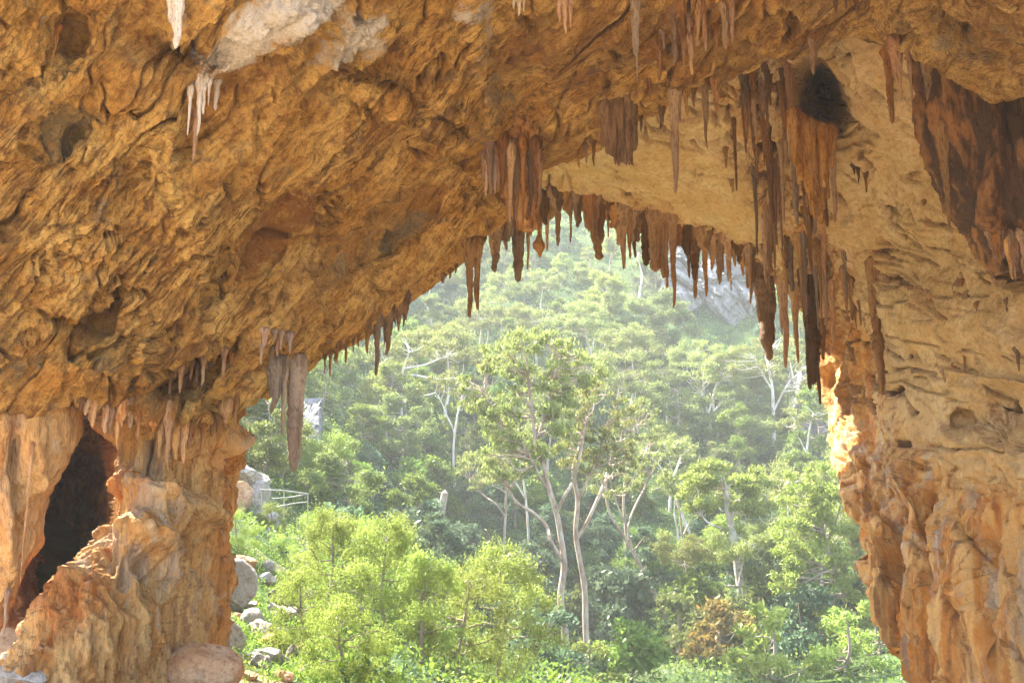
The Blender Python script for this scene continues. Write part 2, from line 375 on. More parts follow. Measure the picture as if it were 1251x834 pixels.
B_IN = [(440, 375), (560, 296), (608, 268), (650, 250), (690, 244), (760, 263), (840, 288), (900, 306), (950, 345), (985, 395), (1008, 425), (1018, 470), (1020, 520), (1028, 570), (1040, 620), (1047, 655), (1041, 690), (1052, 715), (1068, 752), (1085, 800), (1102, 842), (1135, 960)]
B_OUT = [(360, 260), (440, 160), (500, 110), (590, 50), (700, 10), (800, -30), (900, -70), (1000, -110), (1150, -80), (1300, -10), (1420, 90), (1470, 180), (1480, 290), (1480, 390), (1480, 480), (1480, 540), (1480, 600), (1480, 660), (1480, 740), (1480, 820), (1480, 900), (1480, 1000)]
B_CTRL = [(440, 440, 36), (560, 335, 37), (650, 250, 38), (760, 263, 38), (840, 288, 38), (900, 306, 37.5), (985, 395, 37), (1018, 470, 37), (1020, 520, 36), (1040, 620, 30), (1041, 690, 27.5), (1068, 752, 26), (1102, 842, 25), (1135, 960, 24.5),
          (700, 200, 32.5), (800, 180, 30.5), (900, 200, 31.5), (800, 250, 36), (900, 260, 34.5), (1000, 200, 29.5), (1100, 200, 27), (1100, 300, 28.5), (1100, 400, 28.5), (1180, 300, 24.5), (1251, 300, 20.5), (1251, 200, 19.5), (1251, 400, 20),
          (1200, 450, 23), (1150, 500, 26), (1251, 520, 19), (1060, 450, 33.5), (1000, 330, 34), (960, 280, 33.5), (1080, 550, 30.5), (1150, 600, 26), (1251, 620, 21), (1120, 720, 25), (1180, 750, 23), (1251, 760, 20.5), (1251, 900, 20), (1180, 900, 22.2),
          (1480, 300, 12), (1480, 600, 14.5), (1480, 1000, 15), (1300, -10, 21), (1000, -110, 20), (1150, -80, 20), (590, 50, 27), (440, 180, 31), (800, 90, 26.5), (1000, 90, 25), (1100, 110, 23)]
f_B = rbf([(a, b) for a, b, c in B_CTRL], [c for a, b, c in B_CTRL], 0.02)
B_SCULPT = [(1004, 100, 25, 38, 15, 5.5), (994, 130, 20, 28, -20, 4.0), (1018, 122, 17, 32, 10, 3.0), (1050, 110, 22, 26, 0, 0.8), (1236, 500, 46, 24, -28, 2.8), (1180, 514, 26, 14, 0, 1.6), (1215, 466, 60, 12, -12, -0.9), (1200, 560, 40, 16, -20, -0.5), (1100, 345, 60, 8, -15, 0.25), (1040, 190, 50, 12, 10, -0.35), (1060, 165, 30, 12, 20, 0.4),
            (1115, 350, 70, 12, -14, -0.3), (940, 250, 60, 26, -60, -0.5), (1000, 340, 90, 26, -62, -0.6), (1060, 460, 70, 22, -62, -0.4), (1155, 560, 14, 60, -5, -0.6), (1145, 620, 10, 40, 0, 0.5), (1190, 590, 50, 16, -40, 0.4), (1225, 700, 9, 80, 8, 0.7), (1200, 740, 10, 80, 8, -0.5),
            (1150, 720, 12, 80, 10, 0.4), (1110, 660, 14, 60, 10, -0.4), (1075, 640, 22, 16, 0, -0.4), (1100, 690, 60, 7, 10, 0.25), (1170, 455, 40, 20, 0, .25), (1230, 330, 40, 40, 0, .6), (730, 215, 30, 10, -40, .25), (1010, 290, 60, 6, -45, .3)]

def make_wall():
    nu, nv = 820, 430
    I = spline(B_IN, nu); 
    # outer line sampled at the same parameter
    p = np.asarray(B_IN, float); e = np.concatenate([[0], np.cumsum(np.linalg.norm(np.diff(p, axis=0), axis=1))]); t = np.linspace(0, e[-1], nu)
    O = np.stack([np.interp(t, e, [q[i] for q in B_OUT]) for i in (0, 1)], -1)
    kk = np.exp(-np.linspace(-2, 2, 61) ** 2); kk /= kk.sum()
    O = np.stack([np.convolve(np.pad(O[:, i], 30, mode='edge'), kk, 'valid') for i in (0, 1)], -1)
    v = np.linspace(0, 1, nv)[:, None]
    PX = I[None, :, 0] * (1 - v) + O[None, :, 0] * v; PY = I[None, :, 1] * (1 - v) + O[None, :, 1] * v
    D = f_B(PX, PY) + blobs(PX, PY, B_SCULPT)
    De = f_B(I[:, 0], I[:, 1])
    hole = np.clip(blobs(PX, PY, [(1002, 112, 30, 48, 0, 1.3)]), 0, 1)
    q_ = np.stack([PX / 16.0, PY / 30.0, 0 * PX], -1); D = D + hole * (2.2 * fbm(q_, 4) + 0.9 * ridged(q_ * 2.2, 2))
    D = D + (sstep(0.035, 0.0, v) ** 2) * 0.3
    nb = 40; b = np.linspace(1, 0, nb + 1)[:-1][:, None]
    w = 0.30 * b ** 1.6
    PXb = I[None, :, 0] * (1 - w) + O[None, :, 0] * w; PYb = I[None, :, 1] * (1 - w) + O[None, :, 1] * w
    Db = De[None] + 0.3 + 0.8 * np.sqrt(b) + 4.5 * b
    PX = np.concatenate([PXb, PX]); PY = np.concatenate([PYb, PY]); D = np.concatenate([Db, D])
    G = P(PX, PY, D); N = grid_normals(G)
    view = G / np.linalg.norm(G, axis=-1, keepdims=True)
    if (N[nb:] * view[nb:]).sum(-1).mean() > 0: N = -N
    X = (px_ := PX - 625) / F * 25; Y = (417 - PY) / F * 25; Z = G[..., 1] * 0.03
    low = np.clip(sstep(520, 640, PY + (PX - 1150) * -0.25) + sstep(1075, 1030, PX) * sstep(380, 480, PY), 0, 1)
    crv = np.clip(sstep(70, 10, np.abs(PX - (900 + (PY - 90) * 0.42))) * sstep(40, 120, PY) * sstep(700, 480, PY), 0, 1)
    rim = sstep(0.10, 0.0, np.concatenate([np.zeros((nb, 1)), v]))
    d = fbm(G * 0.22 + 5, 3) * 0.45 + fbm(G * 0.8 + 2, 4) * 0.13 + fbm(G * 3.0, 3) * 0.05 - 0.03 * ridged(G * 7, 3)
    # long drip ribs of the flowstone
    wob = fbm(G * 0.5 + 7, 3); wl = fbm(G * np.array([.5, .5, .12]) + 7, 3) * 0.5
    Xf = X + (G[..., 2] + 2) * 0.10
    q = np.stack([Xf / 1.0 + wl, 0 * X + 3.3, G[..., 2] / 12.0], -1)
    q2 = np.stack([Xf / 0.27 + wl * 2, 0 * X + 7.7, G[..., 2] / 4.0], -1)
    ribs = ridged(q, 3); ribs2 = ridged(q2, 3)
    kn = np.abs(fbm(G * np.array([1.4, 1.4, 0.8]) + 20, 4))
    d = d - low * (0.75 * (ribs - 0.4) + 0.22 * (ribs2 - 0.4) + 0.12 * (kn - 0.2))
    q3 = np.stack([Xf / 0.10 + wl * 2, 0 * X + 1.7, G[..., 2] / 1.4], -1)
    d = d - low * (0.05 * (ridged(q3, 2) - 0.4) + 0.07 * (ridged(G * np.array([2.4, 2.4, 1.1]) + 3, 4) - 0.4) - 0.22 * sstep(0.9, 0.99, 1 - 2.0 * np.abs(fbm(G * np.array([.7, .7, .45]) + 51, 3))))
    d = d + low * 0.16 * saw(G[..., 2] / 2.4 + wob * 1.5, 0.3) * sstep(0.0, 0.3, fbm(G * 0.6 + 77, 2))
    # slanting cracks and little ledges of the smooth ceiling
    qq, s_, t_ = aniso(X + wob * 0.8, Y, Z, -45, 2.6, 0.45)
    cr = ridged(qq, 2); cm = sstep(0.0, 0.3, fbm(G * 0.3 + 90, 3) + 0.35 * crv + 0.1)
    crack = sstep(0.68, 0.86, cr) * cm
    d = d + (1 - low) * crack * 0.5
    q7, s_, t_ = aniso(X + wob * 0.5, Y, Z + 4, -38, 4.5, 1.6)
    q8, s_, t_ = aniso(X + wob * 0.8, Y, Z + 8, -15, 3.2, 0.9)
    ck = sstep(0.90, 0.99, 1 - np.abs(fbm(q8, 3)) * 2.0) * sstep(-0.1, 0.15, fbm(G * 0.4 + 33, 2))
    d = d + (1 - low) * (-0.6 * terrace(fbm(q7, 3, gain=0.4), 6.0, 0.3) - 0.3 * terrace(fbm(q8, 3), 5.0, 0.25) + 0.28 * ck)
    crack = np.maximum(crack, ck * 0.7)
    d = d - crv * (0.6 * (ribs - 0.35) + 0.25 * (ribs2 - 0.4)) - rim * (1 - low) * 0.2 * ribs2
    d[:nb] *= 0.8
    d = d * (1 - 0.92 * np.clip(blobs(PX, PY, [(1000, 108, 30, 54, 0, 1.2)]), 0, 1))
    G = G - N * d[..., None]
    at = dict(flow=np.clip(low + 0.5 * crv, 0, 1),
        rust=low * 0.12 + crv * 0.36 + blobs(PX, PY, [(1080, 620, 40, 60, 0, .2), (1010, 250, 30, 60, 0, .2), (1215, 505, 40, 20, 0, .4)]) + 0.5 * rim * (1 - low),
        white=blobs(PX, PY, [(1030, 490, 10, 50, 0, .25), (1130, 560, 8, 50, 0, .35), (1165, 640, 10, 60, 8, .35), (1240, 770, 10, 60, 8, .3), (1080, 600, 20, 12, 40, .4), (1120, 670, 30, 8, 10, .25)]) + low * 0.12 * sstep(0.1, 0.5, ribs2 - 0.25),  # white strip at the inner edge paints in its sunlit rim
        grey=(1 - low) * (1 - crv) * blobs(PX, PY, [(1080, 250, 60, 40, -30, .4), (1200, 480, 60, 30, 0, .35), (870, 190, 20, 50, -60, .3), (1240, 350, 30, 30, 0, .4)]) + blobs(PX, PY, [(1165, 780, 12, 60, 5, .5), (1120, 620, 10, 40, -30, .3), (1190, 650, 8, 60, 10, .4)]),
        dark=0.8 * crack * (1 - low) + crv * 0.32 * sstep(0.2, 0.7, ribs) + 0.35 * rim * (1 - low) + blobs(PX, PY, [(1002, 112, 24, 42, 0, .55), (1230, 500, 40, 18, -30, .3), (1225, 690, 8, 70, 8, .45), (1130, 800, 8, 60, 5, .3), (1150, 600, 8, 40, 20, .4)]))  # dark mask: mossy notch tone, with notch and right pocket shade painted in
    o = mesh_obj('cave_wall', G.reshape(-1, 3), grid_faces(*G.shape[:2]), M_PALE, attrs=at)
    return tag(o, 'pale buff far ceiling running down into the ribbed orange right wall', 'cave wall', kind='structure')

def column(name, levels, mat, relief, nseg=220, step=1.6, strokes=(), attr=None, power=2.4, ribs=(0.5, 5.0), seed=0.0, loc=True):
    """a body of rock: levels are (py, left px, right px, depth, front-to-back thickness in m)"""
    L = np.asarray(levels, float); y = np.arange(L[0, 0], L[-1, 0] + 0.1, step)
    from_ = lambda i: np.convolve(np.pad(np.interp(y, L[:, 0], L[:, i]), 4, mode='edge'), np.ones(9) / 9, 'valid')
    xl, xr, d, th = from_(1), from_(2), from_(3), from_(4)
    a = np.linspace(0, 2 * math.pi, nseg, endpoint=False)
    c, s = np.cos(a), np.sin(a)
    cx = np.sign(c) * np.abs(c) ** (2 / power); sy = np.sign(s) * np.abs(s) ** (2 / power)
    ctr = P((xl + xr) / 2, y, d); hw = (xr - xl) / 2 / F * d
    end = np.ones(len(y))
    G = np.stack([ctr[:, None, 0] + hw[:, None] * cx[None], ctr[:, None, 1] - th[:, None] / 2 * sy[None], np.repeat(ctr[:, None, 2], nseg, 1)], -1)
    PX, PY, _ = PIX(G)
    N = grid_normals(G, True)
    o_ = G - ctr[:, None]
    if (N * o_).sum(-1).mean() < 0: N = -N
    wob = fbm(G * np.array([.5, .5, .2]) + seed, 3) * 0.6
    q = np.stack([G[..., 0] / ribs[0] + wob, G[..., 1] / ribs[0] + wob, G[..., 2] / ribs[1] + seed], -1)
    rb = ridged(q, 4)
    dsp = relief[0] * fbm(G * 0.5 + seed, 4) + relief[1] * (rb - 0.45) + relief[2] * (ridged(G * np.array([4.5, 4.5, 1.2]) + seed, 4) - 0.4)
    if len(relief) > 3:   # knobbly flowstone folds
        f1, f2, cid = worley(G * np.array([1.3, 1.3, 0.5]) + wob[..., None] * 0.8 + seed)
        dsp = dsp + relief[3] * (0.6 - f1 * 1.3) - relief[3] * 0.5 * sstep(0.12, 0.0, f2 - f1)
    dsp = dsp * (1 - 0.75 * np.abs(N[..., 2]))
    front = sstep(-0.2, 0.4, s)[None]
    dsp = dsp - front * blobs(PX, PY, strokes) if len(strokes) else dsp
    G = G + N * dsp[..., None]
    V = np.concatenate([G.reshape(-1, 3), G[0].mean(0)[None], G[-1].mean(0)[None]])
    n0 = len(y) * nseg; i = np.arange(nseg); j = (i + 1) % nseg
    caps = np.concatenate([np.stack([i, j, np.full(nseg, n0)], -1), np.stack([i + (len(y) - 1) * nseg, np.full(nseg, n0 + 1), j + (len(y) - 1) * nseg], -1)])
    at = {}
    for k, f in (attr or {}).items():
        q_ = f(PX, PY, rb) + np.zeros_like(PX); at[k] = np.concatenate([q_.ravel(), [0, 0]])
    return mesh_obj(name, V, [grid_faces(len(y), nseg, True), caps], mat, loc=tuple(G[-1].mean(0)) if loc else None, attrs=at)

vault = make_vault()
wall = make_wall()

PILLAR = column('rock_pillar', [(440, 122, 284, 24, 5), (490, 140, 274, 23.6, 5), (505, 144, 269, 23.3, 5), (520, 150, 279, 23, 5), (542, 158, 282, 23, 5), (562, 162, 275, 23, 5), (580, 164, 265, 23, 5.2), (610, 165, 263, 22.8, 5.4), (640, 160, 254, 22.5, 6), (670, 154, 250, 22.3, 6.4),
    (692, 146, 254, 22.2, 6.6), (720, 118, 251, 22, 7), (760, 88, 246, 21.7, 7.4), (800, 52, 240, 21.5, 8), (834, 37, 236, 21.3, 8.4), (930, 12, 234, 21, 9)], M_FLOW, (0.5, 0.62, 0.22, 0.12), 420, 1.2,
    strokes=[(150, 540, 12, 40, 0, 1.0), (185, 560, 9, 30, 0, .5), (222, 560, 8, 40, 0, .7), (222, 655, 12, 46, 10, .8), (240, 625, 22, 16, -30, -.6), (200, 625, 40, 18, -30, -.5), (160, 660, 30, 26, 0, -.6), (175, 600, 30, 16, -35, -.5), (180, 715, 12, 60, 20, .7), (130, 640, 12, 50, 0, .6),
             (270, 580, 6, 40, 0, .4), (100, 740, 50, 60, 20, -.5), (60, 690, 26, 30, 0, .5), (215, 710, 26, 50, 0, -.5), (250, 740, 12, 60, 0, -.3), (285, 540, 12, 22, 0, -.5)],
    attr=dict(flow=lambda x, y, r: .62 + 0 * x, rust=lambda x, y, r: blobs(x, y, [(80, 740, 60, 70, 0, .75), (120, 640, 30, 60, 0, .4), (250, 650, 40, 100, 0, .15), (130, 590, 20, 40, 0, .5), (240, 560, 20, 40, 0, .3)]),
              white=lambda x, y, r: blobs(x, y, [(215, 560, 40, 50, 0, .22), (180, 660, 40, 50, 0, .15), (240, 700, 26, 60, 0, .2)]) + 0.25 * sstep(0.55, 0.85, r),
              dark=lambda x, y, r: blobs(x, y, [(118, 600, 14, 60, 0, .6), (155, 560, 16, 40, 0, .35), (60, 640, 40, 60, 0, .4), (110, 790, 14, 40, 10, .35)]),
              grey=lambda x, y, r: blobs(x, y, [(105, 780, 20, 34, 20, .6)])), seed=3.0)
tag(PILLAR, 'folded orange flowstone pillar standing under the left end of the vault', 'rock pillar')

CHUNK = column('flowstone_curtain', [(480, -170, 95, 19.6, 2.4), (500, -170, 90, 19.4, 2.6), (530, -165, 83, 19.3, 2.8), (560, -155, 73, 19.2, 2.6), (590, -145, 61, 19.1, 2.4), (620, -130, 49, 19.1, 2.2), (650, -115, 45, 19.1, 1.9), (668, -105, 40, 19.1, 1.7), (690, -90, 22, 19.0, 1.3), (715, -70, 13, 19.0, .9), (745, -55, 9, 19.0, .6), (772, -45, 2, 19.0, .3)],
    M_FLOW, (0.3, 0.22, 0.09, 0.12), 260, 1.4, strokes=[(20, 560, 8, 60, 0, .35), (45, 590, 6, 70, 3, -.25), (10, 640, 8, 60, 0, -.3)],
    attr=dict(flow=lambda x, y, r: .45 + 0 * x, rust=lambda x, y, r: blobs(x, y, [(15, 530, 12, 50, 0, .5), (0, 600, 20, 60, 0, .25)]), white=lambda x, y, r: blobs(x, y, [(70, 540, 16, 40, 12, .3)]) + .2 * sstep(.6, .9, r), dark=lambda x, y, r: blobs(x, y, [(22, 550, 4, 40, 0, .5)])), seed=8.0)
tag(CHUNK, 'yellow flowstone curtain hanging to a point at the far left edge', 'flowstone curtain')

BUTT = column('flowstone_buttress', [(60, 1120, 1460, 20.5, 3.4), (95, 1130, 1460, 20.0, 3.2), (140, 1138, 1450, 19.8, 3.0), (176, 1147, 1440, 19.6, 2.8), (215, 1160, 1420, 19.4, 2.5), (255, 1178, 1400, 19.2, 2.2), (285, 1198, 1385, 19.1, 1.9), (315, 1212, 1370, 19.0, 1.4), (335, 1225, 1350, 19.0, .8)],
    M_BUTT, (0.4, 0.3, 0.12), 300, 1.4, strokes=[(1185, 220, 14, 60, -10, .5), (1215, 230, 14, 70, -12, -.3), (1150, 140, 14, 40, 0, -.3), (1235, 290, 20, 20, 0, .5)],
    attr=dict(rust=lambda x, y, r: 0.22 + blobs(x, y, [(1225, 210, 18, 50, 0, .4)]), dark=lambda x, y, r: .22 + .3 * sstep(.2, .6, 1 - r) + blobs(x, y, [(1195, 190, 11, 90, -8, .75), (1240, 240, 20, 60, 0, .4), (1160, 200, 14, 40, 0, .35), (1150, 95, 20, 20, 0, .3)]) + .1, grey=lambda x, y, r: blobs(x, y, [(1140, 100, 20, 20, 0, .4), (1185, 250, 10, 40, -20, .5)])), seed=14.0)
tag(BUTT, 'dark rusty flowstone buttress hanging from the roof at the upper right edge', 'flowstone buttress')

# the wall at the back of the dark hollow beside the pillar
def make_back_wall():
    px, py = np.meshgrid(np.linspace(-260, 260, 220), np.linspace(400, 1000, 260))
    e_ = np.sqrt(((px - 84 + (py - 620) * 0.12) / 82) ** 2 + ((py - 625) / 150) ** 2)
    D = 25.8 + 11 * sstep(1.15, 0.25, e_) - 3.5 * sstep(640, 860, py)
    G = P(px, py, D); N = grid_normals(G)
    if (N * G).sum(-1).mean() > 0: N = -N
    d = fbm(G * 0.35, 4) * 1.0 + 0.5 * ridged(G * np.array([.9, .9, .4]), 4)
    G = G + N * d[..., None]
    at = dict(rust=np.full(px.shape, 0.55), dark=0.5 * sstep(1.2, 0.5, e_), white=0 * px, grey=0 * px)  # dark mask puts the hollow's shade into the wall colour
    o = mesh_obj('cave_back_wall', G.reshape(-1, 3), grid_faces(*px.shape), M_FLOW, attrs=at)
    return tag(o, 'dark back wall of the side hollow left of the pillar', 'cave wall', kind='structure')
back = make_back_wall()
# ------------------------------------------------------------------ stalactites, draperies
def drip_mat(name, base, light, dark, **kw):
    return rock_mat(name, base, light, dark, bump=0.8, stretch=(1.6, 1.6, 0.35), dirt=0.5, vary=True, **kw)
M_ST = dict(
    b=drip_mat('brown_dripstone', (0.42, 0.23, 0.085), (0.54, 0.33, 0.145), (0.24, 0.10, 0.03)),
    d=drip_mat('dark_dripstone', (0.20, 0.10, 0.04), (0.27, 0.15, 0.06), (0.10, 0.05, 0.02), grey=(0.14, 0.11, 0.05)),
    w=drip_mat('white_dripstone', (0.66, 0.56, 0.46), (0.74, 0.66, 0.58), (0.46, 0.33, 0.2), grey=(0.5, 0.42, 0.34)),
    g=drip_mat('grey_dripstone', (0.30, 0.21, 0.14), (0.38, 0.29, 0.21), (0.17, 0.10, 0.06)),
    p=drip_mat('pinkish_dripstone', (0.48, 0.30, 0.21), (0.58, 0.41, 0.30), (0.30, 0.15, 0.09)),
    r=drip_mat('red_brown_dripstone', (0.29, 0.12, 0.04), (0.40, 0.20, 0.075), (0.15, 0.06, 0.022)),
    o=drip_mat('orange_dripstone', (0.5, 0.24, 0.09), (0.58, 0.34, 0.15), (0.32, 0.11, 0.03)))

def bvh_of(o):
    me = o.data; n = len(me.vertices); co = np.empty(n * 3, np.float32); me.vertices.foreach_get('co', co)
    co = co.reshape(-1, 3) + np.asarray(o.location, np.float32)
    idx = np.empty(len(me.loops), np.int32); me.loops.foreach_get('vertex_index', idx)
    st = np.empty(len(me.polygons), np.int32); me.polygons.foreach_get('loop_start', st)
    polys = [idx[a:b].tolist() for a, b in zip(st, np.append(st[1:], len(idx)))]
    return BVHTree.FromPolygons(co.tolist(), polys)
BV = {'A': bvh_of(vault), 'B': bvh_of(wall), 'C': bvh_of(PILLAR), 'K': bvh_of(CHUNK), 'T': bvh_of(BUTT)}

def hit(px, py, key=None):
    d = Vector(P(px, py, 1.0)).normalized(); best = None
    for k, b in BV.items():
        if key and k not in key: continue
        h = b.ray_cast(Vector((0, 0, 0)), d)
        if h[0] is not None and (best is None or h[3] < best[1]): best = (h[0], h[3])
    return best[0] if best else None

def z_at(Y, py):
    return Y * math.tan(PITCH + math.atan((417 - py) / F))

ST_SEED = [0]
def drip(px, y0, y1, w, where=None, depth=None, bulb=None, tip=0.12, blunt=1.0, yfix=None):
    """one dripstone body: (vertices, faces, root): hangs plumb from the rock seen at (px, y0) down to y1"""
    ST_SEED[0] += 1; rg = np.random.default_rng(ST_SEED[0] * 7 + 1)
    if yfix is not None: Y = yfix
    elif depth is None:
        h = None
        for up in (0, -4, -9, -15, -24):
            h = hit(px, y0 + up, where)
            if h is not None: break
        if h is None: h = Vector(P(px, y0, 36))
        Y = h.y
    else:
        Y = float(P(px, y0, depth)[1])
    dd = PIX(np.array([0, Y, z_at(Y, y0)]))[2]
    x = (px - 625.5) / F * dd
    r0 = w / 2 / F * dd
    zt = z_at(Y, y0); zb = z_at(Y, y1)
    up = max(0.25, r0 * 1.6) if w >= 6 else max(0.07, r0 * 1.1)
    # the root reaches into the rock above
    n = max(10, int((y1 - y0) / 2.2)); t = np.linspace(0, 1, n) ** 0.95
    ph = rg.uniform(0, 50); blunt = blunt * rg.uniform(0.8, 1.9); tip = tip * rg.uniform(0.7, 2.8)
    rad = r0 * (tip + (1 - tip) * (1 - t) ** (0.75 / blunt)) * (1 + min(0.9, 5.0 / w) * np.exp(-t * 8))
    rad = rad * (1 + 0.42 * fbm(np.stack([t * (zt - zb) * 2.2 + ph, 0 * t, 0 * t], -1), 3) + 0.26 * perlin(np.stack([t * (zt - zb) * 7 + ph, 0 * t + 3, 0 * t], -1)))
    if bulb:
        for (bt, bk, bw) in bulb: rad = rad + r0 * bk * np.exp(-((t - bt) / bw) ** 2)
    rad[-1] *= 0.35
    z = zt + (zb - zt) * t
    sway = np.stack([fbm(np.stack([t * 2.0 + ph, 0 * t + 9, 0 * t], -1), 2), fbm(np.stack([t * 2.0 + ph, 0 * t + 19, 0 * t], -1), 2)], -1) * r0 * 0.9 * (t[:, None] * 1.0)
    z = np.concatenate([[zt + up * 1.7, zt + up * 1.45, zt + up * .9], z]); rad = np.concatenate([[rad[0] * .05, rad[0] * .55, rad[0] * 1.1], rad]); sway = np.concatenate([np.zeros((3, 2)), sway])
    ns = 14 if w > 7 else 9
    a = np.linspace(0, 2 * math.pi, ns, endpoint=False)
    fl = 1 + 0.20 * perlin(np.stack([np.cos(a) * 1.6 + ph, np.sin(a) * 1.6, 0 * a], -1))[None] + 0.12 * perlin(np.stack([np.repeat((np.cos(a) * 3 + ph)[None], len(z), 0), np.repeat((np.sin(a) * 3)[None], len(z), 0), np.repeat((z * 1.2)[:, None], ns, 1)], -1))
    X = x + sway[:, :1] + rad[:, None] * np.cos(a)[None] * fl; Yv = Y + sway[:, 1:] + rad[:, None] * np.sin(a)[None] * fl * 0.85
    V = np.stack([X, Yv, np.repeat(z[:, None], ns, 1)], -1).reshape(-1, 3)
    m = len(z)
    V = np.concatenate([V, [[x + sway[-1, 0], Y + sway[-1, 1], zb - r0 * 0.1]]])
    i = np.arange(ns); tipf = np.stack([i + (m - 1) * ns, (i + 1) % ns + (m - 1) * ns, np.full(ns, m * ns)], -1)
    return V, grid_faces(m, ns, True), tipf, (x, Y, zt)

def stalactite(parts, mat, label, group=None, name='stalactite'):
    """parts: drips fused at the root into one body"""
    Vs, Q, T, n = [], [], [], 0
    for p in parts:
        p = dict(p) if isinstance(p, dict) else dict(zip(('px', 'y0', 'y1', 'w'), p))
        if Vs and 'depth' not in p: p['yfix'] = root0[1] + 0.02 * len(Vs)
        V, q, t, root = drip(**p)
        if not Vs: root0 = root
        Vs.append(V); Q.append(q + n); T.append(t + n); n += len(V)
    V = np.concatenate(Vs)
    o = mesh_obj(name, V, [np.concatenate(Q), np.concatenate(T)], M_ST[mat], loc=root0)
    return tag(o, label, name.replace('_', ' ') if name != 'stalactite' else 'stalactite', group)

ORD = ['first', 'second', 'third', 'fourth', 'fifth', 'sixth', 'seventh', 'eighth', 'ninth', 'tenth', 'eleventh', 'twelfth', 'thirteenth', 'fourteenth', 'fifteenth', 'sixteenth', 'seventeenth', 'eighteenth', 'nineteenth', 'twentieth', 'twenty-first', 'twenty-second', 'twenty-third', 'twenty-fourth']

# --- near lip, hanging against the forest
G1 = 'stalactites along the near lip of the vault'
stalactite([(361, 450, 577, 20), (369, 452, 562, 8), (354, 450, 470, 12)], 'g', 'thickest grey stalactite with split tip hanging beside the left pillar', G1)
stalactite([(337, 452, 505, 13), (331, 456, 486, 8), (343, 452, 490, 8)], 'g', 'stubby grey stalactite left of the thick split one', G1)
stalactite([(348, 452, 533, 6.5)], 'g', 'thin grey stalactite squeezed beside the thick split one', G1)
stalactite([(574, 308, 388, 10), (583, 303, 378, 10), (584.5, 303, 380, 4)], 'b', 'twin stalactite joined at the root, alone under the middle of the lip', G1)
stalactite([(461.5, 392, 459, 8)], 'd', 'longest single stalactite on the lip left of the twin', G1)
stalactite([(474, 386, 434, 10), (470, 388, 424, 5), (478, 384, 412, 6)], 'd', 'ragged brown stalactite just right of the longest single one', G1)
stalactite([(488, 376, 405, 9), (483, 380, 397, 6), (494, 372, 400, 7), (497, 370, 392, 6)], 'd', 'broad fringe of fused brown tips high on the sloping lip', G1)
for i, (x, a, b, wd) in enumerate([(397, 438, 458, 2.4), (404, 432, 461, 4), (411, 428, 443, 7), (423, 420, 444, 4), (432, 414, 431, 3), (438, 410, 425, 3), (449, 402, 432, 6), (541, 338, 346, 5), (550, 331, 341, 4), (557, 326, 334, 3.5)]):
    stalactite([dict(px=x, y0=a, y1=b, w=wd, where='A')], 'd', f'small dark stalactite on the sloping lip, {ORD[i]} of ten counted from the left', G1)

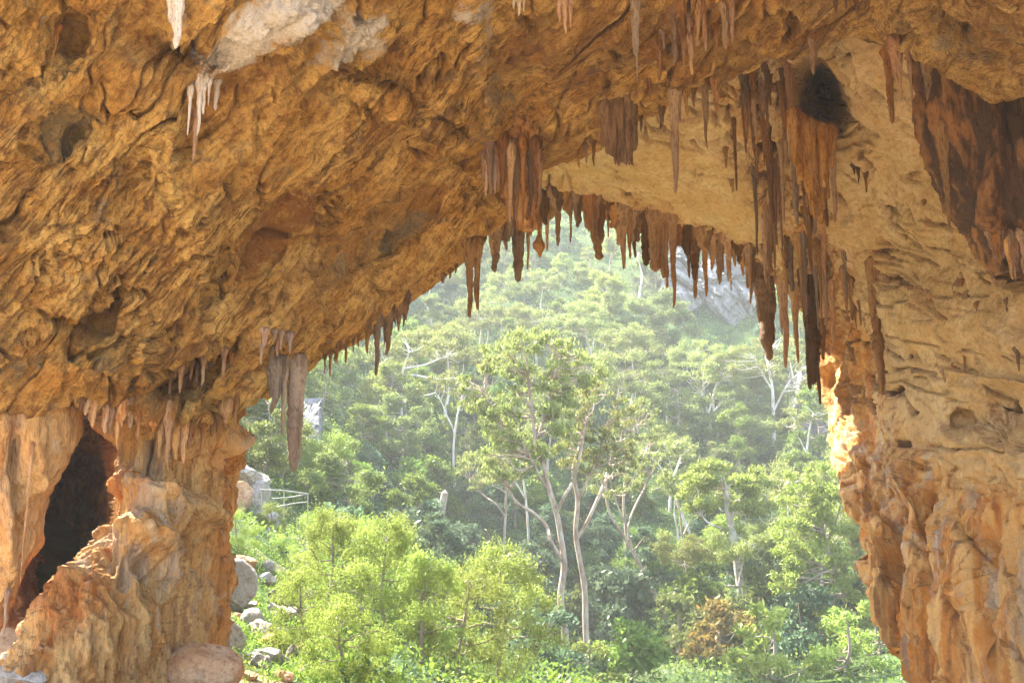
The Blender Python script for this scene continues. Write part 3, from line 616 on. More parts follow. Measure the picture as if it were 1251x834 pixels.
# --- far rim fringe against the forest
G2 = 'stalactites along the far rim'
RIM = [
    ([(606, 283, 333, 13)], 'b', 'stubby knobbly stalactite nearest the vault at the left end of the far rim'),
    ([(618, 275, 306, 9)], 'o', 'short orange stalactite between two longer ones left on the far rim'),
    ([(634, 262, 344, 17), (630, 262, 356 - 14, 5)], 'b', 'thick rough stalactite left on the far rim, longest there'),
    ([(645, 256, 330, 5.5)], 'b', 'thin stalactite close beside the thick rough one on the far rim'),
    ([dict(px=659, y0=246, y1=315, w=7, bulb=[(0.78, 1.7, 0.10)], blunt=1.6)], 'b', 'stalactite with an arrowhead shaped swollen tip on the far rim'),
    ([(668, 244, 306, 6)], 'o', 'sunlit orange stalactite right of the arrowhead one'),
    ([(681, 244, 301, 9)], 'b', 'tapering brown stalactite, second right of the arrowhead one'),
    ([(697, 246, 297, 4.5)], 'o', 'needle thin orange stalactite on the far rim'),
    ([(706, 248, 278, 11)], 'b', 'short wedge stalactite right of the needle thin one'),
    ([(717, 250, 280, 13)], 'b', 'short broad stalactite, second right of the needle thin one'),
    ([dict(px=730, y0=252, y1=318, w=15, bulb=[(0.55, .3, 0.2), (0.93, .35, 0.04)])], 'b', 'tapered stalactite with a small knob on its tip on the far rim'),
    ([(743, 258, 291, 4)], 'b', 'small thin stalactite right of the knob tipped one'),
    ([(761, 255, 329, 10), (755, 258, 300, 8)], 'b', 'forked stalactite with one long thin leg midway on the far rim'),
    ([(768, 258, 316, 7)], 'b', 'slim stalactite tucked against the forked one'),
    ([(774, 260, 315, 8)], 'd', 'darkest slim stalactite midway on the far rim'),
    ([(789, 260, 325, 15)], 'd', 'broad greenish dark wedge stalactite midway on the far rim'),
    ([(800, 262, 332, 18), (808, 264, 340, 12), (812, 266, 352, 8)], 'b', 'big ragged block of fused stalactites midway on the far rim'),
    ([(821, 264, 376, 10)], 'b', 'long knobbly stalactite at the right side of the big ragged block'),
    ([(840, 284, 340, 7)], 'b', 'slim stalactite in front of the grey cliff, leftmost there'),
    ([(847, 284, 365, 9)], 'b', 'long club shaped stalactite in front of the grey cliff'),
    ([(860, 288, 363, 8)], 'b', 'long straight stalactite in front of the grey cliff'),
    ([(877, 292, 348, 5)], 'b', 'thin tapering stalactite in front of the grey cliff'),
    ([(882, 294, 333, 5)], 'b', 'shorter stalactite beside the thin tapering one before the cliff'),
    ([(888, 292, 345, 5), (891, 296, 356, 3)], 'b', 'stalactite ending in two hair thin tips before the cliff'),
    ([(897, 298, 326, 6)], 'b', 'small stub stalactite right of the two hair thin tips'),
    ([(906, 300, 337, 7)], 'b', 'short stalactite next to the great curtain, before the cliff'),
    ([(914, 304, 372, 9)], 'b', 'narrow stalactite on the left edge of the great curtain'),
    ([(934, 335, 440, 24), (926, 335, 395, 14), (941, 335, 420, 10)], 'd', 'great dark pointed stalactite hanging below the curtain'),
    ([(956, 345, 449, 11), (952, 345, 410, 6)], 'o', 'lit orange stalactite right of the great dark pointed one'),
    ([(970, 350, 444, 10)], 'b', 'tapered stalactite between the orange one and the longest one'),
    ([dict(px=988, y0=345, y1=470, w=21, blunt=2.2), (994, 350, 494, 9), (984, 350, 476, 9)], 'd', 'longest dark stalactite of the curtain, thin forked tip'),
    ([(1003, 390, 440, 9)], 'b', 'short stalactite just right of the longest dark one'),
]
for parts, mt, lab in RIM: stalactite([dict(where='B', **(dict(zip(('px', 'y0', 'y1', 'w'), p)) if not isinstance(p, dict) else p)) for p in parts], mt, lab, G2)
rg = np.random.default_rng(3)
rim_x = np.arange(604, 925, 5.4)
for x in rim_x:
    ye = np.interp(x, [604, 650, 690, 760, 840, 900, 930], [292, 249, 243, 262, 287, 305, 325])
    stalactite([dict(px=x + rg.uniform(-2, 2), y0=ye - 3 - rg.uniform(0, 6), y1=ye + 8 + rg.gamma(2.0, 7), w=rg.uniform(8, 15), where='B')], rg.choice(['b', 'b', 'r', 'd', 'o']),
               'short stub in the crowded brown fringe of the far rim', 'short stubs of the far rim fringe')

# --- the great curtain on the right, running from the roof notch down to the rim
G3 = 'drip strands of the great curtain'
for i in range(46):
    u = rg.uniform(0, 1) ** 0.9; y0 = 92 + 270 * u; x = 905 + (y0 - 92) * 0.34 + rg.normal(0, 26) + 6
    L = rg.uniform(35, 110)
    stalactite([dict(px=x, y0=y0, y1=y0 + L, w=rg.uniform(4, 10), where='B')], rg.choice(['b', 'b', 'r', 'g', 'o']), 'one of the drip strands hanging in the great brown curtain', G3)
for parts, mt, lab in [
    ([(968, 140, 275, 11)], 'g', 'long pale strand below the mossy dark notch, leftmost'),
    ([(985, 160, 285, 10), (979, 160, 240, 8)], 'r', 'long reddish strand below the mossy dark notch'),
    ([(1004, 178, 278, 11)], 'r', 'reddish strand under the right side of the mossy notch'),
    ([(1016, 185, 272, 8)], 'b', 'slim brown strand, rightmost under the mossy notch'),
    ([(943, 190, 300, 8)], 'b', 'long straight strand left of the mossy notch'),
    ([(992, 52, 92, 7)], 'o', 'small pale orange stalactite over the mossy notch')]:
    stalactite([dict(where='AB', **dict(zip(('px', 'y0', 'y1', 'w'), p))) for p in parts], mt, lab, G3)

# --- hanging from the lip and the underside of the vault
G4 = 'stalactites under the vault'
for parts, mt, lab in [
    ([(823, 112, 237, 11), (829, 112, 150, 8)], 'b', 'long slender stalactite hanging alone before the pale far ceiling'),
    ([(861, 104, 183, 8)], 'b', 'stalactite with a thin tip, right of the long slender one'),
    ([(838, 112, 143, 6)], 'b', 'short stalactite close right of the long slender one'),
    ([(847, 108, 132, 6)], 'r', 'stub midway between the slender and the thin tipped stalactites'),
    ([(874, 100, 142, 9)], 'r', 'short reddish stalactite where the lip meets the curtain'),
    ([(793, 100, 122, 8)], 'r', 'small reddish stalactite above the left part of the far ceiling'),
    ([(808, 132, 158, 8)], 'd', 'small dark stalactite on the lip left of the long slender one'),
    ([(783, 142, 162, 4)], 'd', 'tiny dark stalactite on the lip beside the hanging drapery'),
    ([(707, 182, 206, 5)], 'r', 'tiny stalactite on the lip, left of three above the far ceiling'),
    ([(716, 178, 200, 4)], 'r', 'tiny stalactite on the lip, middle of three above the far ceiling'),
    ([(725, 174, 204, 5)], 'r', 'tiny stalactite on the lip, right of three above the far ceiling'),
    ([(1084, 62, 151, 10)], 'r', 'red brown stalactite hanging before the far ceiling at upper right'),
    ([(1097, 64, 122, 9), (1091, 64, 100, 9)], 'r', 'shorter red brown stalactite right of the taller red brown one'),
    ([(1110, 66, 132, 5)], 'r', 'small thin red stalactite left of the dark buttress'),
    ([(1131, 85, 148, 7)], 'b', 'stalactite along the upper left edge of the dark buttress'),
    ([(1138, 90, 182, 8)], 'b', 'longer stalactite along the upper left edge of the dark buttress'),
    ([(1151, 168, 277, 11)], 'b', 'isolated long stalactite hanging from the flank of the dark buttress'),
    ([(776, -2, 68, 12), (777, 20, 100, 4)], 'g', 'grey stalactite with a dark thin tip at the top of the vault'),
    ([(690, -4, 42, 8), (683, -4, 28, 6), (697, -4, 34, 6)], 'p', 'pinkish stalactite cluster at the top edge, left of the grey one'),
    ([(634, -4, 20, 6), (628, -4, 12, 5), (640, -4, 16, 4)], 'w', 'small white drips at the top edge of the picture'),
    ([(218, -8, 60, 19), (210, -8, 30, 10)], 'w', 'thick white stalactite at the top edge on the left'),
    ([(265, 100, 135, 8)], 'w', 'stubby grey white stalactite under the white flowstone'),
    ([(245, 104, 167, 7), (250, 102, 140, 5), (256, 102, 130, 4)], 'w', 'white icicle like stalactite under the white flowstone'),
    ([(233, 108, 166, 5)], 'w', 'thin white stalactite left of the icicle like one'),
    ([(240, 135, 200, 7)], 'r', 'brown stalactite behind the white icicle like one'),
    ([(1020, -4, 16, 5)], 'd', 'dark drip at the top edge, left of three at upper right'),
    ([(1033, -4, 12, 5)], 'd', 'dark drip at the top edge, middle of three at upper right'),
    ([(1046, -4, 27, 6)], 'd', 'dark drip at the top edge, right of three at upper right'),
    ([(68, 36, 80, 5), (71, 36, 62, 5)], 'r', 'small red drip streak below the pale ledge at upper left'),
    ([(893, -2, 54, 9)], 'r', 'dark red stalactite right of the red brown fringe at the top'),
    ([(39, 545, 716, 4)], 'o', 'long hair thin stalactite on the yellow flowstone curtain'),
    ([(9, 725, 775, 5)], 'o', 'thin drip at the point of the yellow flowstone curtain')]:
    stalactite([dict(zip(('px', 'y0', 'y1', 'w'), p)) for p in parts], mt, lab, G4)
for i in range(20):
    x = rg.uniform(795, 888); y0 = np.interp(x, [795, 888], [35, 5]) + rg.uniform(-10, 26)
    stalactite([dict(px=x, y0=y0, y1=y0 + rg.uniform(18, 52), w=rg.uniform(5, 10), where='A')], rg.choice(['r', 'r', 'b', 'p']), 'one of the red brown drips in the fringe high on the vault', 'red brown fringe high on the vault')
for i in range(13):
    x = rg.uniform(195, 285); y0 = np.interp(x, [195, 285], [455, 425]) + rg.uniform(0, 10)
    stalactite([dict(px=x, y0=y0, y1=y0 + rg.uniform(16, 38), w=rg.uniform(4, 8), where='A')], rg.choice(['r', 'b', 'p']), 'one of the drips in the recess above the left pillar', 'drips in the recess above the pillar')
for i in range(9):
    x = 318 + 4.4 * i + rg.uniform(-2, 2); y0 = 404 + rg.uniform(0, 26)
    stalactite([dict(px=x, y0=y0, y1=y0 + rg.uniform(10, 26), w=rg.uniform(3, 6), where='A')], rg.choice(['p', 'g']), 'one of the pinkish drips above the thick split stalactite', 'pinkish drips above the split stalactite')
# right wall
for parts, mt, lab in [
    ([dict(px=1066, y0=328, y1=482, w=13, blunt=2.4, bulb=[(0.3, .25, .08), (.62, .3, .06)])], 'b', 'long knotted dripstone rod in front of the pale right ceiling'),
    ([(1172, 360, 456, 7), (1177, 360, 384, 6)], 'b', 'slim long stalactite hanging from a crack in the right ceiling'),
    ([(1182, 360, 386, 4), (1187, 360, 372, 3)], 'b', 'short stalactite right of the slim long one on the right ceiling'),
    ([(1243, 428, 454, 5)], 'd', 'short dark stalactite near the right edge over the shaded pocket'),
    ([(1048, 205, 224, 4), (1043, 203, 214, 4)], 'd', 'left drip on the little ledge of the far ceiling'),
    ([(1057, 212, 236, 4)], 'd', 'right drip on the little ledge of the far ceiling'),
    ([(886, 180, 206, 5)], 'b', 'single dart shaped stalactite on the pale far ceiling'),
    ([(894, 218, 236, 6)], 'b', 'little tooth stalactite on the far ceiling beside the curtain')]:
    stalactite([p if isinstance(p, dict) else dict(zip(('px', 'y0', 'y1', 'w'), p)) for p in parts], mt, lab, 'stalactites on the right ceiling')
for x in (1080, 1087, 1098, 1106, 1113, 1124, 1132, 1136):
    y0 = np.interp(x, [1075, 1140], [336, 362]) + rg.uniform(-2, 2)
    stalactite([dict(px=x, y0=y0, y1=y0 + rg.uniform(6, 18), w=rg.uniform(3, 5), where='B')], 'b', 'one of the tiny drips along the crack beside the knotted rod', 'tiny drips along the crack')
for i in range(14):
    x = rg.uniform(1205, 1255); y0 = np.interp(x, [1205, 1255], [292, 318]) + rg.uniform(-14, 8)
    stalactite([dict(px=x, y0=y0, y1=y0 + rg.uniform(16, 34), w=rg.uniform(4, 8), where='T')], rg.choice(['r', 'b']), 'one of the drips fringing the foot of the dark buttress', 'drips under the dark buttress')

# --- draperies: broad fused sheets
DR = dict(rust=lambda x, y, r: 0.35 + 0 * x, dark=lambda x, y, r: 0.42 * sstep(.3, .8, r), white=lambda x, y, r: 0.75 * sstep(612, 596, x) * sstep(240, 225, y))
o = column('drapery', [(150, 575, 676, 24.6, 1.6), (172, 582, 666, 24.8, 1.5), (195, 590, 662, 25, 1.3), (220, 602, 659, 25.1, 1.1), (245, 618, 656, 25.2, .9), (262, 628, 652, 25.2, .6), (280, 635, 649, 25.2, .35)], M_FLOW, (0.15, 0.30, 0.12), 200, 1.3, attr=DR, ribs=(0.22, 5), seed=21)
tag(o, 'dark red drapery bundle hanging where the lip meets the far ceiling', 'drapery', 'draperies of the vault')
for i in range(20):
    x = rg.uniform(588, 661); pale = x < 612
    y0 = rg.uniform(172, 205); yb = np.interp(x, [586, 606, 636, 661], [225, 235, 290, 245]) + rg.uniform(-22, 12)
    h = hit(x, y0, 'A'); dep = 24.1 + rg.uniform(-.3, .4)
    stalactite([dict(px=x, y0=y0, y1=yb, w=rg.uniform(5, 9), depth=dep)], 'p' if pale else rg.choice(['r', 'r', 'b', 'd']),
               'one of the pale pinkish drips on the left of the drapery bundle' if pale else 'one of the dark red drips in front of the drapery bundle', 'pale drips of the bundle' if pale else 'dark red drips of the bundle')
rgd = np.random.default_rng(51)
# wedge over the far ceiling: a pleated sheet of fused drips
pl = []
for i in range(15):
    x = 737 + 2.7 * i; y1 = np.interp(x, [737, 748, 760, 770, 778], [176, 196, 204, 200, 160]) + rgd.uniform(-5, 4)
    pl.append(dict(px=x, y0=np.interp(x, [737, 778], [140, 100]), y1=y1, w=rgd.uniform(6.5, 9), depth=23.2 + rgd.uniform(-.15, .15), tip=.35))
stalactite(pl, 'd', 'dark brown pleated wedge hanging from the lip over the far ceiling', 'draperies of the vault', 'drapery')
pl = []
for i in range(17):
    x = 966 + 3.2 * i; y1 = np.interp(x, [966, 985, 1000, 1012, 1022], [205, 250, 262, 225, 190]) + rgd.uniform(-26, 14)
    pl.append(dict(px=x, y0=np.interp(x, [966, 1000, 1022], [150, 166, 172]) + rgd.uniform(-6, 4), y1=y1, w=rgd.uniform(6, 10), depth=26.4 + rgd.uniform(-.25, .25), tip=.3))
stalactite(pl, 'b', 'red brown pleated drapery hanging under the dark notch in the roof', 'draperies of the vault', 'drapery')
for i in range(20):
    x = rgd.uniform(905, 965); y0 = np.interp(x, [905, 965], [92, 72]) + rgd.uniform(0, 30)
    stalactite([dict(px=x, y0=y0, y1=y0 + rgd.uniform(30, 80), w=rgd.uniform(5, 9), where='B')], rgd.choice(['r', 'r', 'd', 'b']), 'one of the dark strands left of the notch in the roof', 'dark strands beside the notch')
for i in range(22):
    x = 100 + 8.8 * i + rgd.uniform(-4, 4); y0 = np.interp(x, _ax, _ay) - 6
    stalactite([dict(px=x, y0=y0, y1=y0 + 8 + rgd.gamma(2, 8), w=rgd.uniform(5, 10), where='A')], rgd.choice(['o', 'b', 'r']), 'one of the short drips where the vault meets the left pillar', 'drips over the left pillar')
for i in range(20):
    x = rgd.uniform(1030, 1240); y0 = rgd.uniform(230, 470)
    stalactite([dict(px=x, y0=y0, y1=y0 + rgd.uniform(10, 34), w=rgd.uniform(2.5, 5), where='B')], rgd.choice(['d', 'b', 'r']), 'one of the thin short drips scattered over the pale right ceiling', 'thin drips scattered on the right ceiling')
# ------------------------------------------------------------------ ground: cave floor, gully and the far slope, one sheet
_gp = [(x, y, -1.7) for x in (-40, -15, 0, 15, 40) for y in (-90, -40, -10, 3)] + [(0, 9, -2.6), (-6, 12, -2.6), (8, 12, -3.2), (-12, 18, -3.4), (-8, 24, -4.6), (-12, 30, -3.0), (0, 25, -6.4), (0, 40, -9.6), (12, 25, -6.6), (15, 40, -9.2), (30, 20, -3), (40, 40, -4), (-30, 20, 0), (-40, 40, 10), (-35, 60, 16)]
_pp = [(690, 815, 84), (535, 684, 100), (615, 708, 97), (815, 760, 88), (910, 760, 82), (945, 550, 142), (866, 548, 142), (600, 560, 128), (740, 440, 168), (700, 300, 226), (500, 400, 192), (900, 450, 172), (450, 480, 145), (400, 520, 112),
       (600, 500, 150), (800, 560, 132), (600, 620, 114), (1000, 640, 116), (1000, 560, 138), (480, 610, 98), (430, 720, 62), (520, 800, 64), (600, 850, 70), (800, 850, 74), (1000, 850, 64), (1060, 810, 56), (1200, 800, 60), (1300, 500, 110), (1250, 300, 190),
       (300, 604, 38), (313, 640, 37.5), (330, 790, 32.5), (350, 750, 36), (290, 800, 27), (372, 700, 40), (385, 660, 50), (345, 600, 54), (312, 510, 78), (400, 860, 34), (460, 900, 42), (200, 500, 70), (200, 350, 130), (300, 350, 170), (350, 250, 230),
       (700, 180, 300), (400, 150, 300), (1000, 180, 300), (1300, 150, 280), (100, 150, 280), (860, 300, 204), (860, 450, 168)]
_gp += [tuple(P(*q)) for q in _pp] + [(-220, 150, 60), (220, 150, 50), (-220, 420, 150), (0, 420, 170), (220, 420, 150), (-220, -90, 0), (220, -90, -1.7), (-120, 60, 34), (120, 60, 12)]
_gp = np.array(_gp)
_fg = rbf(_gp[:, :2] * 2, _gp[:, 2], 0.02)
def ground_z(x, y):
    x = np.asarray(x, float); y = np.asarray(y, float)
    z = _fg(x * 2, y * 2)
    far = sstep(25, 60, y)
    q = np.stack([x, y, 0 * x], -1)
    return z + far * (2.2 * fbm(q / 22.0, 4)) + (1 - far) * 0.25 * fbm(q / 2.5, 4)
_xs = np.concatenate([np.linspace(-240, -60, 46)[:-1], np.linspace(-60, 60, 200), np.linspace(60, 240, 46)[1:]])
_ys = np.concatenate([np.linspace(-100, 0, 40)[:-1], np.linspace(0, 110, 220), np.linspace(110, 430, 160)[1:]])
gx, gy = np.meshgrid(_xs, _ys)
GZ = ground_z(gx, gy)
G = np.stack([gx, gy, GZ], -1)
m, t = nt('slope_ground'); b = NB(t)
geo = b.n('ShaderNodeNewGeometry'); sp = b.n('ShaderNodeSeparateXYZ'); t.links.new(geo.outputs['Position'], sp.inputs[0])
co = geo.outputs['Position']
n1 = b.noise(co, 0.35, 6, 0.65); n2 = b.noise(co, 2.5, 5, 0.65); n3 = b.noise(co, 0.08, 4, 0.6)
veg = b.mix(b.ramp(n1, 0.4, 0.62), (0.04, 0.065, 0.018), (0.07, 0.115, 0.028)); veg = b.mix(b.math('MULTIPLY', b.ramp(n2, 0.52, 0.66), 0.7), veg, (0.06, 0.045, 0.02))
veg = b.mix(b.math('MULTIPLY', b.ramp(n3, 0.56, 0.64), 0.4), veg, (0.2, 0.17, 0.1))
bounce_floor = b.mix(b.ramp(n2, 0.35, 0.65), (0.56, 0.41, 0.25), (0.44, 0.30, 0.17))  # unseen floor: warm pale tone added to bounce sunlight onto the rock overhead
edge = b.math('ADD', b.math('ADD', sp.outputs['Y'], b.math('MULTIPLY', n1, 6.0)), b.math('MULTIPLY', b.math('MULTIPLY', b.ramp(sp.outputs['X'], -1.0, -5.5), b.ramp(sp.outputs['Y'], 24.0, 29.0)), 22.0))
col = b.mix(b.ramp(edge, 38, 46), bounce_floor, veg)
p = b.n('ShaderNodeBsdfPrincipled'); t.links.new(col, p.inputs['Base Color']); p.inputs['Roughness'].default_value = 0.95; p.inputs['Specular IOR Level'].default_value = 0.1
bp = b.n('ShaderNodeBump'); b.inp(bp, 'Height', n2); b.inp(bp, 'Strength', 0.6); b.inp(bp, 'Distance', 0.3); t.links.new(bp.outputs[0], p.inputs['Normal'])
o = b.n('ShaderNodeOutputMaterial'); t.links.new(p.outputs[0], o.inputs[0])
ground = tag(mesh_obj('ground', G.reshape(-1, 3), grid_faces(*gx.shape), m), 'cave floor falling to a gully and rising as a steep green hillside', 'ground', kind='structure')
BV_G = bvh_of(ground)
def ghit(px, py):
    d = Vector(P(px, py, 1.0)).normalized(); h = BV_G.ray_cast(Vector((0, 0, 0)), d)
    return h[0]
def gdepth(px, py):
    h = ghit(px, py)
    return None if h is None else float(PIX(np.array(h))[2])
# ------------------------------------------------------------------ boulders and cliffs
M_BLD_O = rock_mat('orange_boulder_stone', (0.5, 0.27, 0.12), (0.6, 0.4, 0.24), (0.34, 0.15, 0.06), bump=0.6, dirt=0.4)
M_BLD_G = rock_mat('grey_boulder_stone', (0.36, 0.32, 0.27), (0.5, 0.46, 0.4), (0.26, 0.2, 0.14), grey=(0.2, 0.2, 0.18), bump=0.6, dirt=0.45)
M_BLD_D = rock_mat('dark_boulder_stone', (0.15, 0.13, 0.10), (0.24, 0.21, 0.17), (0.09, 0.07, 0.05), grey=(0.1, 0.1, 0.08), bump=0.6)
import bmesh
_bm = bmesh.new(); bmesh.ops.create_icosphere(_bm, subdivisions=5, radius=1.0)
ICO_V = np.array([v.co[:] for v in _bm.verts]); ICO_F = np.array([[v.index for v in f.verts] for f in _bm.faces]); _bm.free()

def boulder(px, py, w, h, d, mat, label, seed, planes=14, rnd=0.0, deep=0.8, tilt=0.0, group='boulders at the cave mouth', name='boulder'):
    rg = np.random.default_rng(seed); V = ICO_V.copy()
    for k in range(planes):
        n = rg.normal(size=3); n /= np.linalg.norm(n); c = rg.uniform(0.55, 0.85) + rnd
        e = np.maximum(0, V @ n - c); V = V - e[:, None] * n[None] * 0.96
    V = V / np.abs(V).max(0)
    rx = w / 2 / F * d; rz = h / 2 / F * d; ry = deep * (rx + rz) / 2 * 1.15
    V = V * np.array([rx, ry, rz])
    nr = V / np.linalg.norm(V, axis=1)[:, None]
    s = (rx + rz) / 2
    V = V + nr * (0.16 * s * fbm(V / s * 1.2 + seed, 4) - 0.05 * s * ridged(V / s * 4 + seed, 3) + 0.025 * s * fbm(V / s * 14, 2))[:, None]
    a = R(tilt); c_, s_ = math.cos(a), math.sin(a)
    V = V @ np.array([[c_, 0, -s_], [0, 1, 0], [s_, 0, c_]])
    if px > 258 and d > 24:
        V = V * 1.25; rz *= 1.25
        # outdoors: bedded in the slope under it
        g = gdepth(px, py + 0.25 * h)
        if g: 
            g = min(max(g, 22), 60); V = V * (g / d); rz *= g / d; d = g
    C = P(px, py, d)
    o = mesh_obj(name, V + C, ICO_F, mat, loc=(C[0], C[1], C[2] - rz))
    return tag(o, label, name.replace('_', ' '), group)
for i, a in enumerate([
    (247, 818, 100, 64, 19.6, M_BLD_O, 'big rounded orange boulder at the foot of the pillar', 3, 8, .15),
    (168, 796, 52, 58, 20, M_BLD_O, 'angular tan boulder wedged left of the big rounded one', 8, 12),
    (150, 828, 48, 40, 19.2, M_BLD_O, 'reddish boulder at the bottom edge below the angular tan one', 13, 12),
    (24, 830, 100, 34, 18, M_BLD_G, 'long pale slab at the bottom left corner', 5, 10, .05),
    (28, 806, 50, 26, 18.6, M_BLD_G, 'small grey white rock sitting above the pale slab', 9, 12),
    (35, 775, 34, 40, 20, M_BLD_O, 'small orange rock in the mouth of the dark hollow', 10, 12),
    (62, 752, 30, 30, 21, M_BLD_O, 'small red rock deeper in the dark hollow', 11, 12),
    (282, 724, 54, 66, 26, M_BLD_G, 'tall pale grey boulder leaning on the right of the pillar', 21, 12),
    (272, 780, 46, 44, 25, M_BLD_G, 'brown grey boulder below the tall pale one', 22, 12),
    (347, 729, 34, 28, 36, M_BLD_D, 'dark squarish boulder, highest of the heap among bushes', 23, 9),
    (340, 749, 38, 22, 35, M_BLD_G, 'flat grey boulder under the dark squarish one', 24, 12),
    (309, 758, 28, 26, 33, M_BLD_G, 'chunky pale boulder left in the heap among bushes', 25, 12),
    (324, 773, 40, 26, 32.5, M_BLD_G, 'tilted slab boulder in the middle of the heap', 26, 10),
    (331, 782, 22, 16, 32, M_BLD_O, 'little brown boulder under the tilted slab', 27, 12),
    (324, 799, 32, 20, 31.5, M_BLD_G, 'low grey boulder lowest in the heap', 28, 12),
    (298, 580, 38, 22, 37, M_BLD_G, 'flat grey boulder on top of the outcrop above the bushes', 31, 9),
    (313, 610, 34, 54, 37, M_BLD_G, 'upright grey block below the flat boulder beside the pillar', 32, 9),
    (293, 612, 26, 40, 36, M_BLD_O, 'tan block against the pillar left of the upright grey one', 33, 9),
    (330, 640, 22, 26, 38, M_BLD_G, 'pale broken rock right below the upright grey block', 34, 12),
    (362, 690, 22, 18, 39, M_BLD_G, 'lone grey rock showing through the green shrub', 35, 12)]):
    boulder(*a)
rgb = np.random.default_rng(41)
for i in range(26):
    boulder(rgb.uniform(262, 375), rgb.uniform(640, 834), rgb.uniform(10, 26), rgb.uniform(8, 20), 33, M_BLD_G if rgb.uniform() < .7 else M_BLD_O, 'one of the smaller rocks scattered on the slope beside the pillar', 200 + i, 12, group='small rocks scattered on the slope', name='rock')

# grey limestone cliffs on the far slope
M_CLIFF = rock_mat('grey_cliff_limestone', (0.17, 0.16, 0.155), (0.33, 0.31, 0.29), (0.08, 0.075, 0.065), rust=(0.3, 0.2, 0.12), grey=(0.09, 0.09, 0.085), bump=0.9, stretch=(0.35, 0.35, 0.12))
def cliff(name, px0, px1, py0, py1, d0, lean, label, seed, outline=None, thick=7.0, amp=2.4):
    nx, ny = 150, 150
    px, py = np.meshgrid(np.linspace(px0, px1, nx), np.linspace(py0, py1, ny))
    u = (px - px0) / (px1 - px0); v = (py - py0) / (py1 - py0)
    D = d0 + lean * (1 - v)
    # ends and top go back into the hill
    e = np.minimum(np.minimum(u, 1 - u) * 1.0, v * 1.2)
    D = D + 2.5 * thick * sstep(0.16, 0.0, e + 0.34 * fbm(np.stack([u * 3, v * 3, 0 * u + seed], -1), 4) - 0.03)
    G = P(px, py, D)
    q = G / 6.0 + seed
    q = np.stack([q[..., 0] + 0.45 * q[..., 2], q[..., 1], q[..., 2] * 0.55], -1)   # slanting beds and columns
    f1, f2, cid = worley(q); g1, g2, cid2 = worley(q * 2.6 + 3)
    rgv = np.random.default_rng(seed).normal(size=(256, 3))
    fac = (cid / 255.0 - 0.5) * 1.6 + (q - np.floor(q) - 0.5)[..., 0] * rgv[cid][..., 0] * 0.9 + (q - np.floor(q) - .5)[..., 2] * rgv[cid][..., 1] * 0.7
    d = amp * (fac * 0.7 + (cid2 / 255. - .5) * 0.45 - 0.7 * sstep(0.16, 0, f2 - f1) + 0.25 * fbm(q * 5, 4))
    G = G - np.array([0, 1, 0.25])[None, None] * d[..., None]
    o = mesh_obj(name, G.reshape(-1, 3), grid_faces(ny, nx), M_CLIFF, loc=tuple(G[-1, nx // 2]), smooth=False)
    return tag(o, label, 'cliff', 'grey cliffs on the far slope')
cliff('rock_cliff', 795, 945, 285, 462, 176, 16, 'large pale grey cliff behind the far rim stalactites', 4, amp=4.2)
cliff('rock_cliff', 960, 1060, 440, 640, 132, 14, 'grey rock wall on the slope beside the lit edge of the right wall', 9, amp=1.6)
cliff('rock_cliff', 350, 394, 486, 600, 78, 8, 'pale grey rock face behind the thick split stalactite', 15, amp=1.2, thick=4)
cliff('rock_cliff', 418, 462, 570, 650, 84, 8, 'small grey outcrop among the green trees right of the handrail', 19, amp=1.0, thick=4)
# ------------------------------------------------------------------ trees
def leaf_mat(name, c1, c2, c3, trans=0.45, tip=None):
    m, t = nt(name); b = NB(t)
    geo = b.n('ShaderNodeNewGeometry'); oi = b.n('ShaderNodeObjectInfo')
    n1 = b.noise(geo.outputs['Position'], 0.55, 3, 0.6); rnd = geo.outputs['Random Per Island']
    c = b.mix(b.ramp(n1, 0.35, 0.65), c1, c2)
    c = b.mix(b.ramp(rnd, 0.45, 1.0), c, c3)
    if tip: c = b.mix(b.ramp(b.math('ADD', b.math('MULTIPLY', rnd, 0.35), n1), 0.94, 1.0), c, tip)
    hs = b.n('ShaderNodeHueSaturation'); t.links.new(c, hs.inputs['Color'])
    b.inp(hs, 'Hue', b.math('ADD', 0.485, b.math('MULTIPLY', oi.outputs['Random'], 0.03))); b.inp(hs, 'Value', b.math('ADD', 0.8, b.math('MULTIPLY', oi.outputs['Random'], 0.4)))
    d = b.n('ShaderNodeBsdfDiffuse'); t.links.new(hs.outputs[0], d.inputs[0])
    tr = b.n('ShaderNodeBsdfTranslucent'); t.links.new(b.mix(1.0, hs.outputs[0], hs.outputs[0]), tr.inputs[0])
    gl = b.n('ShaderNodeBsdfGlossy'); gl.inputs['Roughness'].default_value = 0.45; gl.inputs[0].default_value = (0.5, 0.5, 0.45, 1)
    x = b.n('ShaderNodeMixShader'); x.inputs[0].default_value = trans; t.links.new(d.outputs[0], x.inputs[1]); t.links.new(tr.outputs[0], x.inputs[2])
    y = b.n('ShaderNodeMixShader'); y.inputs[0].default_value = 0.04; t.links.new(x.outputs[0], y.inputs[1]); t.links.new(gl.outputs[0], y.inputs[2])
    o = b.n('ShaderNodeOutputMaterial'); t.links.new(y.outputs[0], o.inputs[0])
    return m
